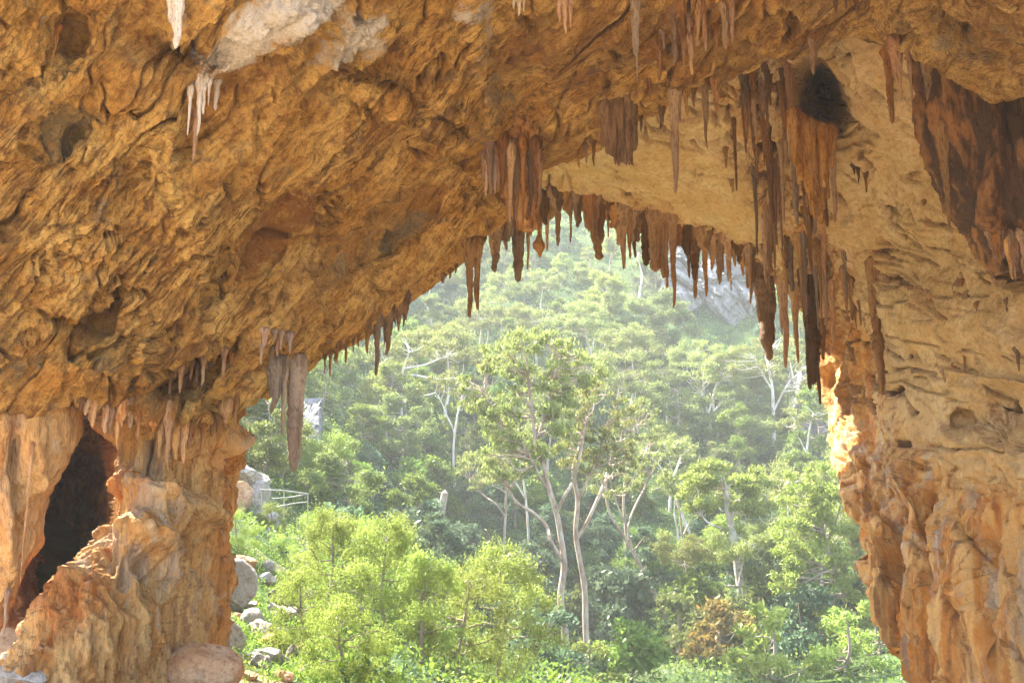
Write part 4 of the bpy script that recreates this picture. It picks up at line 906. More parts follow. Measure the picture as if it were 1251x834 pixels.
def bark_mat(name, a, c, d):
    m, t = nt(name); b = NB(t)
    co = b.n('ShaderNodeTexCoord').outputs['Object']
    n1 = b.noise(b.mapping(co, (1, 1, 0.25)), 3.0, 5, 0.65); n2 = b.noise(b.mapping(co, (1, 1, .4)), 0.8, 3, 0.6)
    c_ = b.mix(b.ramp(n1, 0.4, 0.6), a, c); c_ = b.mix(b.math('MULTIPLY', b.ramp(n2, 0.5, 0.62), .8), c_, d)
    p = b.n('ShaderNodeBsdfPrincipled'); t.links.new(c_, p.inputs['Base Color']); p.inputs['Roughness'].default_value = 0.85
    bp = b.n('ShaderNodeBump'); b.inp(bp, 'Height', n1); b.inp(bp, 'Strength', .5); b.inp(bp, 'Distance', .05); t.links.new(bp.outputs[0], p.inputs['Normal'])
    o = b.n('ShaderNodeOutputMaterial'); t.links.new(p.outputs[0], o.inputs[0])
    return m
L_GUM = leaf_mat('gum_leaves', (0.165, 0.20, 0.045), (0.235, 0.265, 0.065), (0.29, 0.31, 0.10), 0.5, (0.28, 0.19, 0.05))
L_ROUND = leaf_mat('green_leaves', (0.095, 0.155, 0.022), (0.155, 0.23, 0.035), (0.21, 0.28, 0.05), 0.52)
L_LIME = leaf_mat('lime_leaves', (0.19, 0.255, 0.04), (0.27, 0.335, 0.06), (0.33, 0.39, 0.09), 0.5)
L_DARK = leaf_mat('blue_green_leaves', (0.06, 0.105, 0.05), (0.095, 0.15, 0.07), (0.14, 0.20, 0.105), 0.42)
L_OLIVE = leaf_mat('olive_leaves', (0.12, 0.155, 0.037), (0.17, 0.205, 0.055), (0.22, 0.25, 0.075), 0.5)
L_RED = leaf_mat('reddish_leaves', (0.15, 0.13, 0.03), (0.22, 0.17, 0.04), (0.30, 0.17, 0.05), 0.45)
B_GUM = bark_mat('gum_bark', (0.42, 0.34, 0.27), (0.31, 0.22, 0.155), (0.2, 0.12, 0.08))
B_WHITE = bark_mat('white_bark', (0.66, 0.60, 0.52), (0.52, 0.45, 0.37), (0.36, 0.28, 0.2))
B_DARK = bark_mat('dark_bark', (0.12, 0.085, 0.055), (0.08, 0.055, 0.035), (0.17, 0.13, 0.09))
B_GREY = bark_mat('grey_brown_bark', (0.27, 0.22, 0.17), (0.2, 0.155, 0.115), (0.12, 0.09, 0.06))

class MB:
    def __init__(s): s.V = []; s.F3 = []; s.F4 = []; s.n = 0
    def add(s, V, F):
        V = np.asarray(V, float); F = np.asarray(F)
        (s.F3 if F.shape[1] == 3 else s.F4).append(F + s.n); s.V.append(V); s.n += len(V)
    def build(s, name, mat, parent=None, smooth=True, origin=(0, 0, 0)):
        fs = [np.concatenate(f) for f in (s.F4, s.F3) if f]
        return mesh_obj(name, np.concatenate(s.V) - np.asarray(origin, float), fs, mat, parent, smooth=smooth)

def tube(mb, pts, r0, r1, n=None, seg=7, bend=0.0, rg=None):
    pts = np.asarray(pts, float)
    L = np.linalg.norm(np.diff(pts, axis=0), axis=1).sum(); n = n or max(4, min(40, int(L / max(0.12, r0 * 1.5))))
    c = spline(pts, n) if len(pts) > 2 else pts[0] + (pts[-1] - pts[0]) * np.linspace(0, 1, n)[:, None]
    if bend and rg is not None: c = c + bend * np.stack([fbm(np.stack([np.linspace(0, 3, n) + k, np.full(n, rg.uniform(0, 99)), np.zeros(n)], -1), 2) for k in (0, 40, 80)], -1) * np.linspace(0, 1, n)[:, None] ** .5
    d = np.gradient(c, axis=0); d /= np.maximum(1e-9, np.linalg.norm(d, axis=1, keepdims=True))
    ref = np.where(np.abs(d[:, 2:3]) > 0.9, np.array([[1., 0, 0]]), np.array([[0, 0, 1.]]))
    u = np.cross(d, ref); u /= np.linalg.norm(u, axis=1, keepdims=True); w = np.cross(d, u)
    r = np.linspace(r0, r1, n) * (1 + 0.12 * perlin(np.stack([np.linspace(0, L * 1.2, n), np.zeros(n) + r0 * 77, np.zeros(n)], -1)))
    a = np.linspace(0, 2 * math.pi, seg, endpoint=False)
    V = c[:, None] + r[:, None, None] * (np.cos(a)[None, :, None] * u[:, None] + np.sin(a)[None, :, None] * w[:, None])
    mb.add(V.reshape(-1, 3), grid_faces(n, seg, True))
    mb.add(np.concatenate([V[-1], c[-1:] + d[-1:] * r1]), np.stack([np.arange(seg), (np.arange(seg) + 1) % seg, np.full(seg, seg)], -1))
    return c

def leaf_cloud(mb, C, RX, RZ, dens, size, aspect, rg, droop=0.3, shell=0.5):
    """leaf blades spread through clumps at C with radii RX, RZ"""
    C = np.asarray(C); RX = np.asarray(RX); RZ = np.asarray(RZ)
    n = np.maximum(12, (dens * RX * RX).astype(int))
    i = np.repeat(np.arange(len(C)), n); k = len(i)
    d = rg.normal(size=(k, 3)); d /= np.linalg.norm(d, axis=1, keepdims=True)
    r = rg.uniform(0, 1, k) ** shell * (1 + 0.16 * rg.normal(size=k))
    # each clump has its own ragged shape
    r = r * (0.80 + 0.55 * perlin(np.stack([d[:, 0] * 1.3 + i * 3.1, d[:, 1] * 1.3 + i * 7.7, d[:, 2] * 1.3], -1)))
    p = C[i] + d * np.stack([RX[i], RX[i], RZ[i]], -1) * r[:, None]
    a = rg.normal(size=(k, 3)); a[:, 2] -= droop * 2.2; a /= np.linalg.norm(a, axis=1, keepdims=True)
    b = np.cross(a, rg.normal(size=(k, 3)) + np.array([0, 0, 0.0])); b /= np.maximum(1e-6, np.linalg.norm(b, axis=1, keepdims=True))
    s = size * rg.uniform(0.6, 1.35, k)[:, None]
    a = a * s; b = b * s * aspect
    V = np.stack([p - a, p - 0.1 * a + b, p + a, p - 0.1 * a - b], 1).reshape(-1, 3)
    mb.add(V, np.arange(4 * k).reshape(k, 4))

KIND = dict(   # leaves, bark, density per m2, leaf half length, aspect, droop, flatness, shell
    gum=(L_GUM, B_GUM, 135, 0.20, 0.30, 0.7, 0.62, 0.55), gumw=(L_GUM, B_WHITE, 135, 0.20, 0.30, 0.7, 0.62, 0.55), olive=(L_OLIVE, B_GREY, 190, 0.20, 0.36, 0.3, 0.6, 0.5),
    round=(L_ROUND, B_GREY, 210, 0.19, 0.42, 0.2, 0.72, 0.45), lime=(L_LIME, B_GREY, 220, 0.17, 0.36, 0.2, 0.7, 0.5), limew=(L_LIME, B_WHITE, 240, 0.19, 0.36, 0.2, 0.6, 0.5),
    dark=(L_DARK, B_DARK, 240, 0.17, 0.5, 0.4, 0.8, 0.4), feather=(L_LIME, B_GREY, 480, 0.09, 0.22, 0.3, 0.85, 0.62), red=(L_RED, B_GREY, 200, 0.17, 0.4, 0.2, 0.7, .5))

def limbs_to(mb, trunkpts, radii, C, rg, r_end=0.02):
    tp = np.asarray(trunkpts); rr = np.asarray(radii)
    for c in C:
        q = tp - c; dist = np.linalg.norm(q, axis=1) + np.maximum(0, tp[:, 2] - c[2] + 0.3) * 3.0
        j = int(np.argmin(dist)); s = tp[j]
        L = np.linalg.norm(c - s)
        mid1 = s + (c - s) * 0.35 + rg.normal(size=3) * L * 0.10 + np.array([0, 0, -0.04 * L]); mid2 = s + (c - s) * 0.7 + rg.normal(size=3) * L * 0.08
        tube(mb, [s, mid1, mid2, c], min(rr[j] * 0.6, 0.035 + 0.018 * L), min(r_end, rr[j] * .3), seg=5, n=9)

def crown_tree(name, kind, H, W, rg, nclump, trunk_h=0.45, thin=1.0, shape='round', lean=0.0):
    """a free standing tree at the local origin: returns root Empty > trunk, crown"""
    lm, bm_, dens, ls, asp, drp, flat, shell = KIND[kind]
    root = empty(name)
    tr = MB(); cr = MB()
    r0 = 0.014 * H + (0.05 if kind not in ('feather', 'dark') else 0.01)
    top = np.array([lean * H + rg.normal() * 0.05 * H, rg.normal() * 0.05 * H, H * 0.82])
    tp = tube(tr, [(0, 0, -0.8), (rg.normal() * .1, rg.normal() * .1, H * 0.15), top * np.array([.4, .4, 0.5]) + rg.normal(size=3) * .03 * H, top], r0 * 1.2, 0.05, seg=8, n=22)
    rad = np.linspace(r0 * 1.2, 0.05, len(tp))
    C = []
    for i in range(nclump):
        u = rg.uniform(0, 1)
        if shape == 'round': z = H * (trunk_h + (1 - trunk_h) * u); prof = math.sqrt(max(0.05, 1 - (2 * (u - 0.42)) ** 2 * 0.85))
        elif shape == 'umbrella': z = H * (trunk_h + (1 - trunk_h) * (0.35 + 0.65 * u)); prof = 0.55 + 0.45 * math.sin(math.pi * min(1, u * 1.1))
        else: z = H * (0.05 + 0.9 * u); prof = math.sqrt(max(0.1, 1 - (u * 1.0) ** 2))
        a = rg.uniform(0, 2 * math.pi); rr = W / 2 * prof * rg.uniform(0.25, 1.0) ** 0.6
        C.append((top[0] * z / H + math.cos(a) * rr, top[1] * z / H + math.sin(a) * rr, z))
    C = np.array(C); RX = W * rg.uniform(0.11, 0.2, nclump) * (1.0 if nclump > 18 else 1.3)
    j0 = 1 if kind == 'feather' else 6
    limbs_to(tr, tp[j0:], rad[j0:], (C + np.array([0, 0, 0.07 * H]))[::3] if kind == 'feather' else C, rg)
    leaf_cloud(cr, C, RX, RX * flat, dens * thin, ls, asp, rg, drp, shell)
    tr.build('trunk', bm_, root); cr.build('crown', lm, root, smooth=False)
    return root

def copy_tree(root, loc, rz, sc, label=None, group=None, cat=None):
    r = root.copy(); COL.objects.link(r); r.location = loc; r.rotation_euler = (0, 0, rz); r.scale = sc
    if label: r['label'] = label
    if group: r['group'] = group
    if cat: r['category'] = cat
    for ch in root.children:
        c = ch.copy(); COL.objects.link(c); c.parent = r
    return r

def hero(name, kind, base, trunks, clumps, label, seed, group=None, auto=0, cat='tree', dens=1.0, deep=0.55, depth=None, leafk=1.0):
    """a tree drawn after the photo at the distance of its foot: trunks are (pixel path, width px at foot, width px at end); clumps (px, py, rx, ry) are crown masses filled with leaf clumps"""
    rg = np.random.default_rng(seed); lm, bm_, dn, ls, asp, drp, flat, shell = KIND[kind]
    d = depth or gdepth(*base) or 90
    B = P(base[0], base[1], d); k = d / F
    Y0 = B[1]
    def at(px, py, off=0.0):
        Y = Y0 + off; z = z_at(Y, py); dd = Y * CP + z * SP; return np.array([(px - 625.5) / F * dd, Y, z])
    root = empty(name, tuple(B), label, cat, group)
    tr = MB(); cr = MB(); TP = []; RR = []
    for ti, (path, w0, w1) in enumerate(trunks):
        pts = []
        for i, (x, y) in enumerate(path):
            off = 0 if ti == 0 else rg.normal() * 0.5 * i
            if ti > 0 and i == 0: off = 0
            pts.append(at(x, y, off))
        if ti == 0: pts[0][2] -= 0.8
        c = tube(tr, pts, w0 * .36 * k, w1 / 2 * k, seg=9, n=max(10, 6 * len(path)), bend=0.12, rg=rg)
        TP.append(c); RR.append(np.linspace(w0 / 2 * k, w1 / 2 * k, len(c)))
    C, RX = [], []
    for (x, y, rx, ry) in clumps:
        nn = max(5, int(rx * ry / (34 if kind.startswith('gum') else 46))) if auto == 0 else auto
        for i in range(nn):
            a = rg.uniform(0, 2 * math.pi); r = math.sqrt(rg.uniform(0.05, 1))
            px, py = x + rx * r * math.cos(a), y + ry * r * math.sin(a)
            C.append(at(px, py, rg.normal() * 0.5 * rx * k * deep * 1.6)); RX.append(rg.uniform(*((7, 13) if kind.startswith('gum') else (10, 17))) * k * (0.7 + 0.3 * min(2, rx / 40)))
    if C:
        C = np.array(C); RX = np.array(RX)
        tp = np.concatenate(TP); rr = np.concatenate(RR); sel = tp[:, 2] > B[2] + 0.35 * (C[:, 2].mean() - B[2])
        limbs_to(tr, tp[sel], rr[sel], C, rg)
        leaf_cloud(cr, C, RX, RX * flat, dn * dens, ls * leafk, asp, rg, drp, shell)
        cr.build('crown', lm, root, smooth=False, origin=B)
    tr.build('trunk', bm_, root, origin=B)
    return root

HERO = [
 ('gum_tree', 'gum', (692, 812), [([(693, 812), (690, 770), (685, 730), (689, 690), (684, 650), (679, 625), (671, 598), (664, 570), (655, 540), (650, 500), (645, 460)], 14, 4), ([(685, 682), (673, 660), (667, 642), (650, 625), (632, 614), (621, 598), (610, 570)], 8, 3), ([(679, 628), (690, 605), (700, 588), (708, 560), (715, 520)], 7, 3), ([(672, 602), (660, 583), (640, 545), (615, 520), (590, 480)], 6, 2.5), ([(655, 540), (668, 500), (680, 450), (690, 425)], 5, 2)],
  [(650, 440, 62, 38), (600, 480, 40, 34), (650, 520, 62, 40), (700, 460, 40, 36), (625, 560, 40, 24)], 'tallest pale barked gum in the middle of the valley with an airy olive crown', 'tall gums standing in the gully'),
 ('gum_tree', 'gum', (719, 806), [([(719, 806), (716, 770), (714, 720), (707, 680), (703, 650), (706, 610), (701, 575), (712, 535), (722, 490)], 12, 4), ([(705, 657), (716, 640), (733, 602), (744, 570), (752, 540)], 7, 3), ([(706, 612), (716, 590), (730, 560), (740, 520)], 5, 2)],
  [(735, 500, 45, 32), (745, 555, 40, 26), (700, 545, 34, 26)], 'slimmer pale gum right beside the tallest gum, upright twin trunk', 'tall gums standing in the gully'),
 ('gum_tree', 'gum', (817, 756), [([(817, 756), (800, 725), (782, 690), (770, 668), (755, 645), (745, 625), (741, 605)], 8, 3), ([(771, 668), (768, 640), (784, 602), (795, 580)], 5, 2), ([(773, 674), (788, 655)], 3, 1.5)],
  [(750, 590, 30, 18), (795, 570, 22, 16)], 'leaning reddish gum slanting to the left over the gully', None),
 ('gum_tree', 'limew', (912, 756), [([(912, 756), (906, 725), (901, 690), (896, 655), (890, 625), (887, 595)], 16, 7), ([(899, 676), (918, 667), (944, 654)], 8, 4), ([(897, 652), (883, 646), (868, 640), (858, 630)], 5, 2), ([(902, 717), (888, 716), (876, 719)], 5, 3), ([(893, 635), (905, 610), (915, 590)], 5, 2)],
  [(885, 585, 52, 22), (860, 605, 28, 20), (925, 605, 24, 22), (890, 620, 40, 14)], 'stout pale gum with a rounded bright green crown and heavy side limb', None),
 ('dead_tree', 'gum', (534, 682), [([(534, 682), (537, 655), (538, 635), (541, 618), (543, 602)], 18, 9), ([(539, 630), (535, 612)], 6, 3)], [], 'dead bare grey tree stump standing among green scrub', None),
 ('gum_tree', 'gum', (615, 708), [([(615, 708), (616, 660), (618, 630), (618, 595), (614, 560)], 5, 2.5), ([(618, 632), (606, 616), (588, 602), (576, 585)], 3.5, 2), ([(618, 602), (600, 592), (578, 588)], 3, 1.5), ([(617, 600), (632, 585), (645, 570)], 3, 1.5)],
  [(600, 570, 40, 22), (585, 590, 20, 12)], 'thin reddish stemmed gum left of the tallest gum', None),
 ('gum_tree', 'gumw', (946, 552), [([(946, 552), (945, 515), (944, 480), (940, 455), (934, 428)], 8, 2.5), ([(945, 502), (955, 482), (966, 463)], 4, 2), ([(944, 477), (931, 456), (922, 438)], 4, 2), ([(946, 522), (968, 511), (992, 505)], 5, 2)],
  [(915, 440, 40, 16), (975, 455, 30, 20), (985, 490, 22, 14), (945, 425, 36, 14)], 'white limbed gum below the longest dark stalactite', None),
 ('gum_tree', 'gumw', (867, 546), [([(867, 546), (868, 518), (866, 506), (860, 490), (856, 477)], 6, 2.5), ([(867, 510), (876, 498), (886, 490)], 4, 2), ([(866, 505), (872, 480), (880, 462)], 3.5, 2)],
  [(850, 455, 34, 16), (890, 450, 34, 18), (870, 480, 40, 12)], 'pale forked gum under the grey cliff with a wide domed crown', None),
 ('gum_tree', 'gumw', (852, 662), [([(852, 662), (838, 640), (824, 606), (815, 590), (806, 570), (794, 558)], 6, 2.5), ([(816, 592), (826, 575), (833, 552)], 4, 2), ([(822, 603), (808, 596), (796, 598)], 3, 1.5)],
  [(800, 548, 36, 18), (838, 548, 20, 14)], 'crooked white branched gum left of the stout pale gum', None),
 ('tall_shade_tree', 'lime', (1042, 776), [([(1042, 776), (1030, 725), (1018, 692), (1008, 655), (1000, 610)], 8, 3), ([(1020, 702), (1002, 690), (982, 682)], 4, 2), ([(1010, 662), (1024, 630), (1030, 600)], 4, 2)],
  [(985, 600, 36, 30), (1015, 590, 24, 22), (975, 660, 34, 28), (1015, 650, 26, 34), (960, 700, 24, 20), (1030, 700, 20, 30)], 'tall lime green tree beside the right cave wall', None),
 ('gum_tree', 'gumw', (494, 540), [([(494, 540), (490, 495), (492, 456), (500, 430)], 6, 2.5), ([(491, 458), (510, 459), (532, 463), (562, 462)], 5, 2), ([(492, 450), (520, 445), (548, 434)], 4, 1.5), ([(490, 464), (472, 444), (463, 424)], 4, 1.5), ([(492, 470), (480, 462), (466, 466)], 3, 1.5)],
  [(500, 425, 46, 16), (545, 428, 26, 14), (560, 470, 16, 12), (470, 440, 20, 14)], 'gum with bare white horizontal branches left of the middle', None),
 ('shade_tree', 'limew', (740, 428), [([(740, 428), (739, 395), (738, 365)], 5, 2)], [(738, 345, 22, 12), (738, 368, 32, 14), (745, 392, 32, 14)], 'yellow green dome shaped tree high on the slope below the rim', None),
 ('shade_tree', 'olive', (815, 470), [([(815, 470), (813, 430), (810, 390)], 5, 2)], [(800, 375, 34, 18), (820, 400, 42, 22), (812, 432, 36, 18)], 'tall dull olive tree left of the grey cliff', None),
 ('shade_tree', 'olive', (905, 566), [([(905, 566), (902, 545), (896, 520)], 4, 2)], [(900, 520, 44, 14), (925, 545, 36, 12)], 'low spreading pale green tree in front of the white limbed gum', None),
 ('shade_tree', 'round', (860, 700), [([(860, 700), (850, 680), (842, 660)], 5, 2)], [(835, 690, 40, 18), (850, 668, 24, 14)], 'mid green tree left under the stout pale gum', None),
 ('shade_tree', 'round', (543, 640), [([(543, 640), (542, 610), (541, 580)], 4, 2)], [(540, 575, 34, 14), (520, 590, 22, 12)], 'umbrella shaped green tree just above the dead stump', None),
 ('gum_tree', 'gumw', (735, 470), [([(735, 470), (722, 430), (712, 405), (705, 390)], 5, 2), ([(722, 430), (728, 410), (733, 395)], 3, 1.5)], [(700, 395, 32, 12), (725, 400, 30, 14)], 'pale leaved gum crown behind the top of the tallest gum', None),
 ('gum_tree', 'gum', (768, 722), [([(768, 722), (765, 660), (762, 610), (768, 560), (775, 520)], 6, 2.5), ([(764, 640), (752, 610), (745, 585)], 3, 1.5), ([(763, 605), (778, 575), (790, 550)], 3, 1.5)], [(770, 505, 34, 20), (755, 530, 26, 14), (795, 525, 24, 12)], 'slender upright gum right behind the leaning gum', None),
 ('gum_tree', 'gumw', (648, 690), [([(648, 690), (645, 640), (640, 590), (634, 550)], 5, 2), ([(642, 610), (628, 585), (618, 560)], 3, 1.5)], [(630, 535, 32, 18), (612, 545, 20, 12)], 'slender pale gum between the thin reddish one and the tallest gum', None),
 ('gum_tree', 'gumw', (556, 596), [([(556, 596), (554, 550), (558, 510), (566, 480)], 5, 2), ([(556, 530), (545, 505), (538, 488)], 3, 1.5)], [(556, 470, 36, 16), (580, 485, 22, 10)], 'pale gum rising left behind the crown of the tallest gum', None),
 ('gum_tree', 'gum', (842, 742), [([(842, 742), (836, 690), (832, 640), (826, 600)], 5, 2), ([(834, 655), (848, 625), (856, 605)], 3, 1.5)], [(826, 590, 28, 16), (850, 600, 18, 10)], 'slender gum left of the stout pale gum', None),
 ('gum_tree', 'gumw', (990, 596), [([(990, 596), (986, 560), (988, 530), (994, 505)], 5, 2), ([(987, 555), (976, 535), (968, 520)], 3, 1.5)], [(990, 500, 26, 14), (968, 515, 20, 10)], 'slim white gum by the lit edge of the right wall', None),
]
for i, (nm, kd, base, tks, cl, lab, grp) in enumerate(HERO):
    hero(nm, kd, base, tks, cl, lab, 100 + i, grp)

# ---- forest of the far slope: prototypes, then copies
PROTO = {}
for key, nm, kind, H, W, nc, th, sh in [
    ('gum1', 'gum_tree', 'gum', 16, 10, 26, 0.45, 'umbrella'), ('gum2', 'gum_tree', 'gumw', 15, 11, 24, 0.5, 'umbrella'), ('gum3', 'gum_tree', 'olive', 14, 9, 24, 0.4, 'round'),
    ('rnd1', 'shade_tree', 'round', 11, 8.5, 28, 0.25, 'round'), ('rnd2', 'shade_tree', 'round', 12, 8, 26, 0.3, 'round'), ('oli1', 'shade_tree', 'olive', 12, 9, 28, 0.3, 'round'), ('lim1', 'shade_tree', 'lime', 10, 8, 26, 0.3, 'round'),
    ('drk1', 'dark_tree', 'dark', 9, 7.5, 26, 0.15, 'bush'), ('drk2', 'dark_tree', 'dark', 11, 7, 26, 0.2, 'round'),
    ('shr1', 'shrub', 'dark', 3.4, 4.4, 18, 0, 'bush'), ('shr2', 'shrub', 'round', 3.2, 4.2, 18, 0, 'bush'), ('shr3', 'shrub', 'lime', 3.6, 4.4, 20, 0, 'bush'), ('shr4', 'shrub', 'red', 3.4, 4.0, 18, 0, 'bush'), ('shr5', 'shrub', 'olive', 3.2, 4.2, 18, 0, 'bush'),
    ('fea1', 'wattle_shrub', 'feather', 5.0, 5.4, 44, 0.0, 'bush'), ('fea2', 'wattle_shrub', 'feather', 6.0, 5.2, 46, 0.1, 'bush')]:
    PROTO[key] = crown_tree(nm, kind, H, W, np.random.default_rng(hash(key) % 1 + len(PROTO) * 13 + 5), nc, th, 1.0, sh)
USED = set()
def plant(key, px, py, sc=1.0, label=None, group=None, cat='tree', loc=None, rgn=None):
    rgn = rgn or RNG
    h = Vector(loc) if loc is not None else ghit(px, py)
    if h is None: return None
    s = sc * rgn.uniform(0.9, 1.1); rz = rgn.uniform(0, 6.28)
    sca = (s * rgn.uniform(.9, 1.15), s * rgn.uniform(.9, 1.15), s)
    root = PROTO[key]
    if key not in USED:
        USED.add(key); root.location = h; root.rotation_euler = (0, 0, rz); root.scale = sca
        return tag(root, label, cat, group)
    return copy_tree(root, h, rz, sca, label, group, cat)

DESC = dict(gum1='olive crowned gum', gum2='pale trunked gum', gum3='dull green gum', rnd1='rounded green tree', rnd2='upright green tree', oli1='yellowish olive tree', lim1='bright lime tree', drk1='low dark green tree', drk2='dark blue green tree')
def zone(px, py):
    if py < 400: return 'on the hazy upper slope ' + ('left of the yellow dome tree' if px < 720 else 'around the grey cliff')
    if py < 520: return 'on the middle slope ' + ('below the sloping lip' if px < 600 else ('behind the tallest gum' if px < 790 else 'below the grey cliff'))
    if py < 640: return 'on the lower slope ' + ('right of the thick split stalactite' if px < 560 else ('behind the leaning gum' if px < 830 else 'near the right cave wall'))
    return 'in the gully ' + ('left of the tallest gum' if px < 690 else 'right of the tallest gum')
rgt = np.random.default_rng(77); placed = []
hero_px = [h[2] for h in HERO]
for _ in range(6000):
    if len(placed) >= 215: break
    px = rgt.uniform(300, 1100); py = 262 + 520 * rgt.uniform(0, 1)
    h = ghit(px, py)
    if h is None or h.y < 60 or h.y > 290: continue
    if py > 690 and px < 470: continue
    far = min(1, (h.y - 60) / 150)
    dmin = 4.6 + 1.6 * far
    if any((h.x - a) ** 2 + (h.y - b_) ** 2 < dmin * dmin for a, b_ in placed): continue
    gully = py > 600 and 420 < px < 800
    if gully: key = rgt.choice(['drk1', 'drk2', 'drk1', 'rnd1']); sc = rgt.uniform(.45, .75)
    elif px < 520 and py > 430: key = rgt.choice(['rnd1', 'rnd2', 'lim1', 'oli1', 'rnd1', 'drk2']); sc = rgt.uniform(.6, .95)
    else: key = rgt.choice(['gum1', 'gum2', 'gum3', 'rnd1', 'rnd2', 'oli1', 'drk1', 'lim1', 'lim1', 'gum1', 'gum2', 'gum3', 'gum2', 'rnd2', 'oli1']); sc = rgt.uniform(.65, 1.0)
    if py > 600 and not gully: sc *= 0.75
    # keep the cliffs clear
    if (806 < px < 932 and 290 < py < 500): continue
    if 690 < px < 780 and 285 < py < 345: sc *= .45
    if 340 < px < 400 and 520 < py < 640: continue
    placed.append((h.x, h.y))
    z = zone(px, py)
    plant(key, px, py, sc, f'{DESC[key]} {z}', f'{DESC[key]}s {z}', 'tree', loc=h, rgn=rgt)

# ---- shrubs one can tell apart in the foreground
SHR = [
 ('fea1', 316, 560, 1.3, 'bright yellow feathery wattle against the left pillar under the bright gap'), ('fea2', 345, 600, 1.0, 'feathery wattle with a dark forked stem behind the handrail'), ('fea2', 400, 640, 1.15, 'pale green bushy wattle right of the handrail'),
 ('fea1', 290, 672, .4, 'low green fern like shrub hanging beside the pillar'), ('fea1', 372, 700, .6, 'feathery wattle with a bent dark trunk above the boulder heap'), ('fea2', 400, 760, .85, 'lime wattle right of the boulder heap'),
 ('fea1', 372, 800, .55, 'twiggy olive wattle at the bottom beside the lowest boulder'), ('fea1', 440, 760, .95, 'lime wattle second right of the boulder heap'), ('fea2', 470, 800, .85, 'yellow green wattle leaning over the gully'), ('fea1', 420, 840, .5, 'brownish twiggy wattle at the bottom edge left'),
 ('fea2', 515, 820, .85, 'lime wattle at the bottom left of the dark shrubs'), ('fea1', 560, 830, 1.0, 'broad lime wattle on the bottom edge'), ('fea2', 610, 836, 1.0, 'tall lime wattle left of the foot of the tallest gum'), ('shr1', 668, 830, 1.3, 'grey green vine covered shrub against the foot of the tallest gum'),
 ('shr3', 722, 846, 1.0, 'rounded yellow green shrub on the bottom edge right of the tallest gum'), ('shr2', 775, 840, 1.2, 'green shrub on the bottom edge right of the twin gum'), ('shr1', 750, 770, 1.6, 'tall blue green shrub between the twin gum and the leaning gum'), ('shr5', 830, 800, 1.4, 'olive shrub under the leaning gum'),
 ('shr4', 880, 812, 1.3, 'reddish tipped shrub at the bottom right'), ('shr2', 850, 780, 1.7, 'mid green shrub below the stout pale gum'), ('shr3', 945, 836, 1.35, 'big leafed bright green shrub at the bottom right'), ('shr3', 1035, 826, 1.3, 'bright lime shrub against the foot of the right wall'), ('shr3', 1072, 800, 1.1, 'lime shrub close behind the right wall'),
 ('shr1', 985, 790, 1.5, 'blue green shrub behind the bright lime shrub at the right'), ('shr5', 930, 770, 1.5, 'olive shrub right of the stout pale gum trunk'), ('shr1', 600, 770, 1.5, 'dark shrub left of the tallest gum'), ('shr1', 548, 760, 1.5, 'dark shrub below the dead stump'), ('shr1', 640, 760, 1.3, 'dark shrub touching the tallest gum'),
 ('shr1', 560, 700, 1.4, 'rounded blue green shrub at the foot of the dead stump'), ('shr3', 592, 765, .6, 'little yellow shrub glowing among dark ones'), ('shr1', 500, 700, 1.4, 'dark shrub left of the dead stump'), ('shr5', 470, 720, 1.5, 'olive shrub above the yellow green wattle'), ('fea2', 340, 505, 1.6, 'sunlit yellow wattle filling the gap beside the pillar'), ('fea1', 330, 655, .45, 'small yellow green wattle on the rocks below the upright block')]
for k, px, py, sc, lab in SHR:
    plant(k, px, py, sc, lab, 'shrubs of the cave mouth and gully', 'shrub', rgn=rgt)

# ---- scrub between the trees
nsc = 0
for _ in range(3000):
    if nsc >= 150: break
    px = rgt.uniform(400, 1090); py = rgt.uniform(440, 800); h = ghit(px, py)
    if h is None or h.y < 55: continue
    if any((h.x - a) ** 2 + (h.y - b_) ** 2 < 5.0 for a, b_ in placed): continue
    placed.append((h.x, h.y)); key = rgt.choice(['shr1', 'shr2', 'shr5', 'shr1', 'shr3', 'shr2'])
    z = zone(px, py); nsc += 1
    plant(key, px, py, rgt.uniform(.7, 1.25), f"{dict(shr1='dark blue green', shr2='mid green', shr3='bright lime', shr5='olive')[key]} scrub bush {z}", f"{key[-1]} scrub bushes {z}".replace('1 s', 'dark s').replace('2 s', 'green s').replace('3 s', 'lime s').replace('5 s', 'olive s'), 'bush', loc=h, rgn=rgt)

# ---- undergrowth: leaves covering the slope, nobody could count them
rgu = np.random.default_rng(9)
def undergrowth(n, mat, size, thr, seed, name):
    y = 28 + 240 * rgu.uniform(0, 1, n) ** 1.35; x = rgu.uniform(-0.42, 0.42, n) * (y + 14)
    q = np.stack([x / 6.0, y / 6.0, np.full(n, seed)], -1)
    nz = fbm(q, 3); keep = nz > thr
    keep &= ~((x < -0.265 * y - 0.5) & (y < 60)) & ~((x < -0.17 * y) & (y < 50)); x, y, nz = x[keep], y[keep], nz[keep]
    z = ground_z(x, y); k = len(x)
    hgt = (0.35 + 2.2 * np.clip(nz - thr, 0, .6)) * rgu.uniform(0, 1, k) ** .6
    p = np.stack([x, y, z + hgt + 0.05], -1)
    a = rgu.normal(size=(k, 3)); a /= np.linalg.norm(a, axis=1, keepdims=True); b_ = np.cross(a, rgu.normal(size=(k, 3))); b_ /= np.linalg.norm(b_, axis=1, keepdims=True)
    s = (size * (0.55 + y / 160) * rgu.uniform(.6, 1.4, k))[:, None]
    a = a * s; b_ = b_ * s * .45
    V = np.stack([p - a, p + b_, p + a, p - b_], 1).reshape(-1, 3)
    o = mesh_obj(name, V, np.arange(4 * k).reshape(k, 4), mat, smooth=False)
    return tag(o, kind='stuff')
tag(undergrowth(90000, L_ROUND, .15, -0.25, 3.0, 'undergrowth'), 'mixed green undergrowth covering the far slope', 'undergrowth')
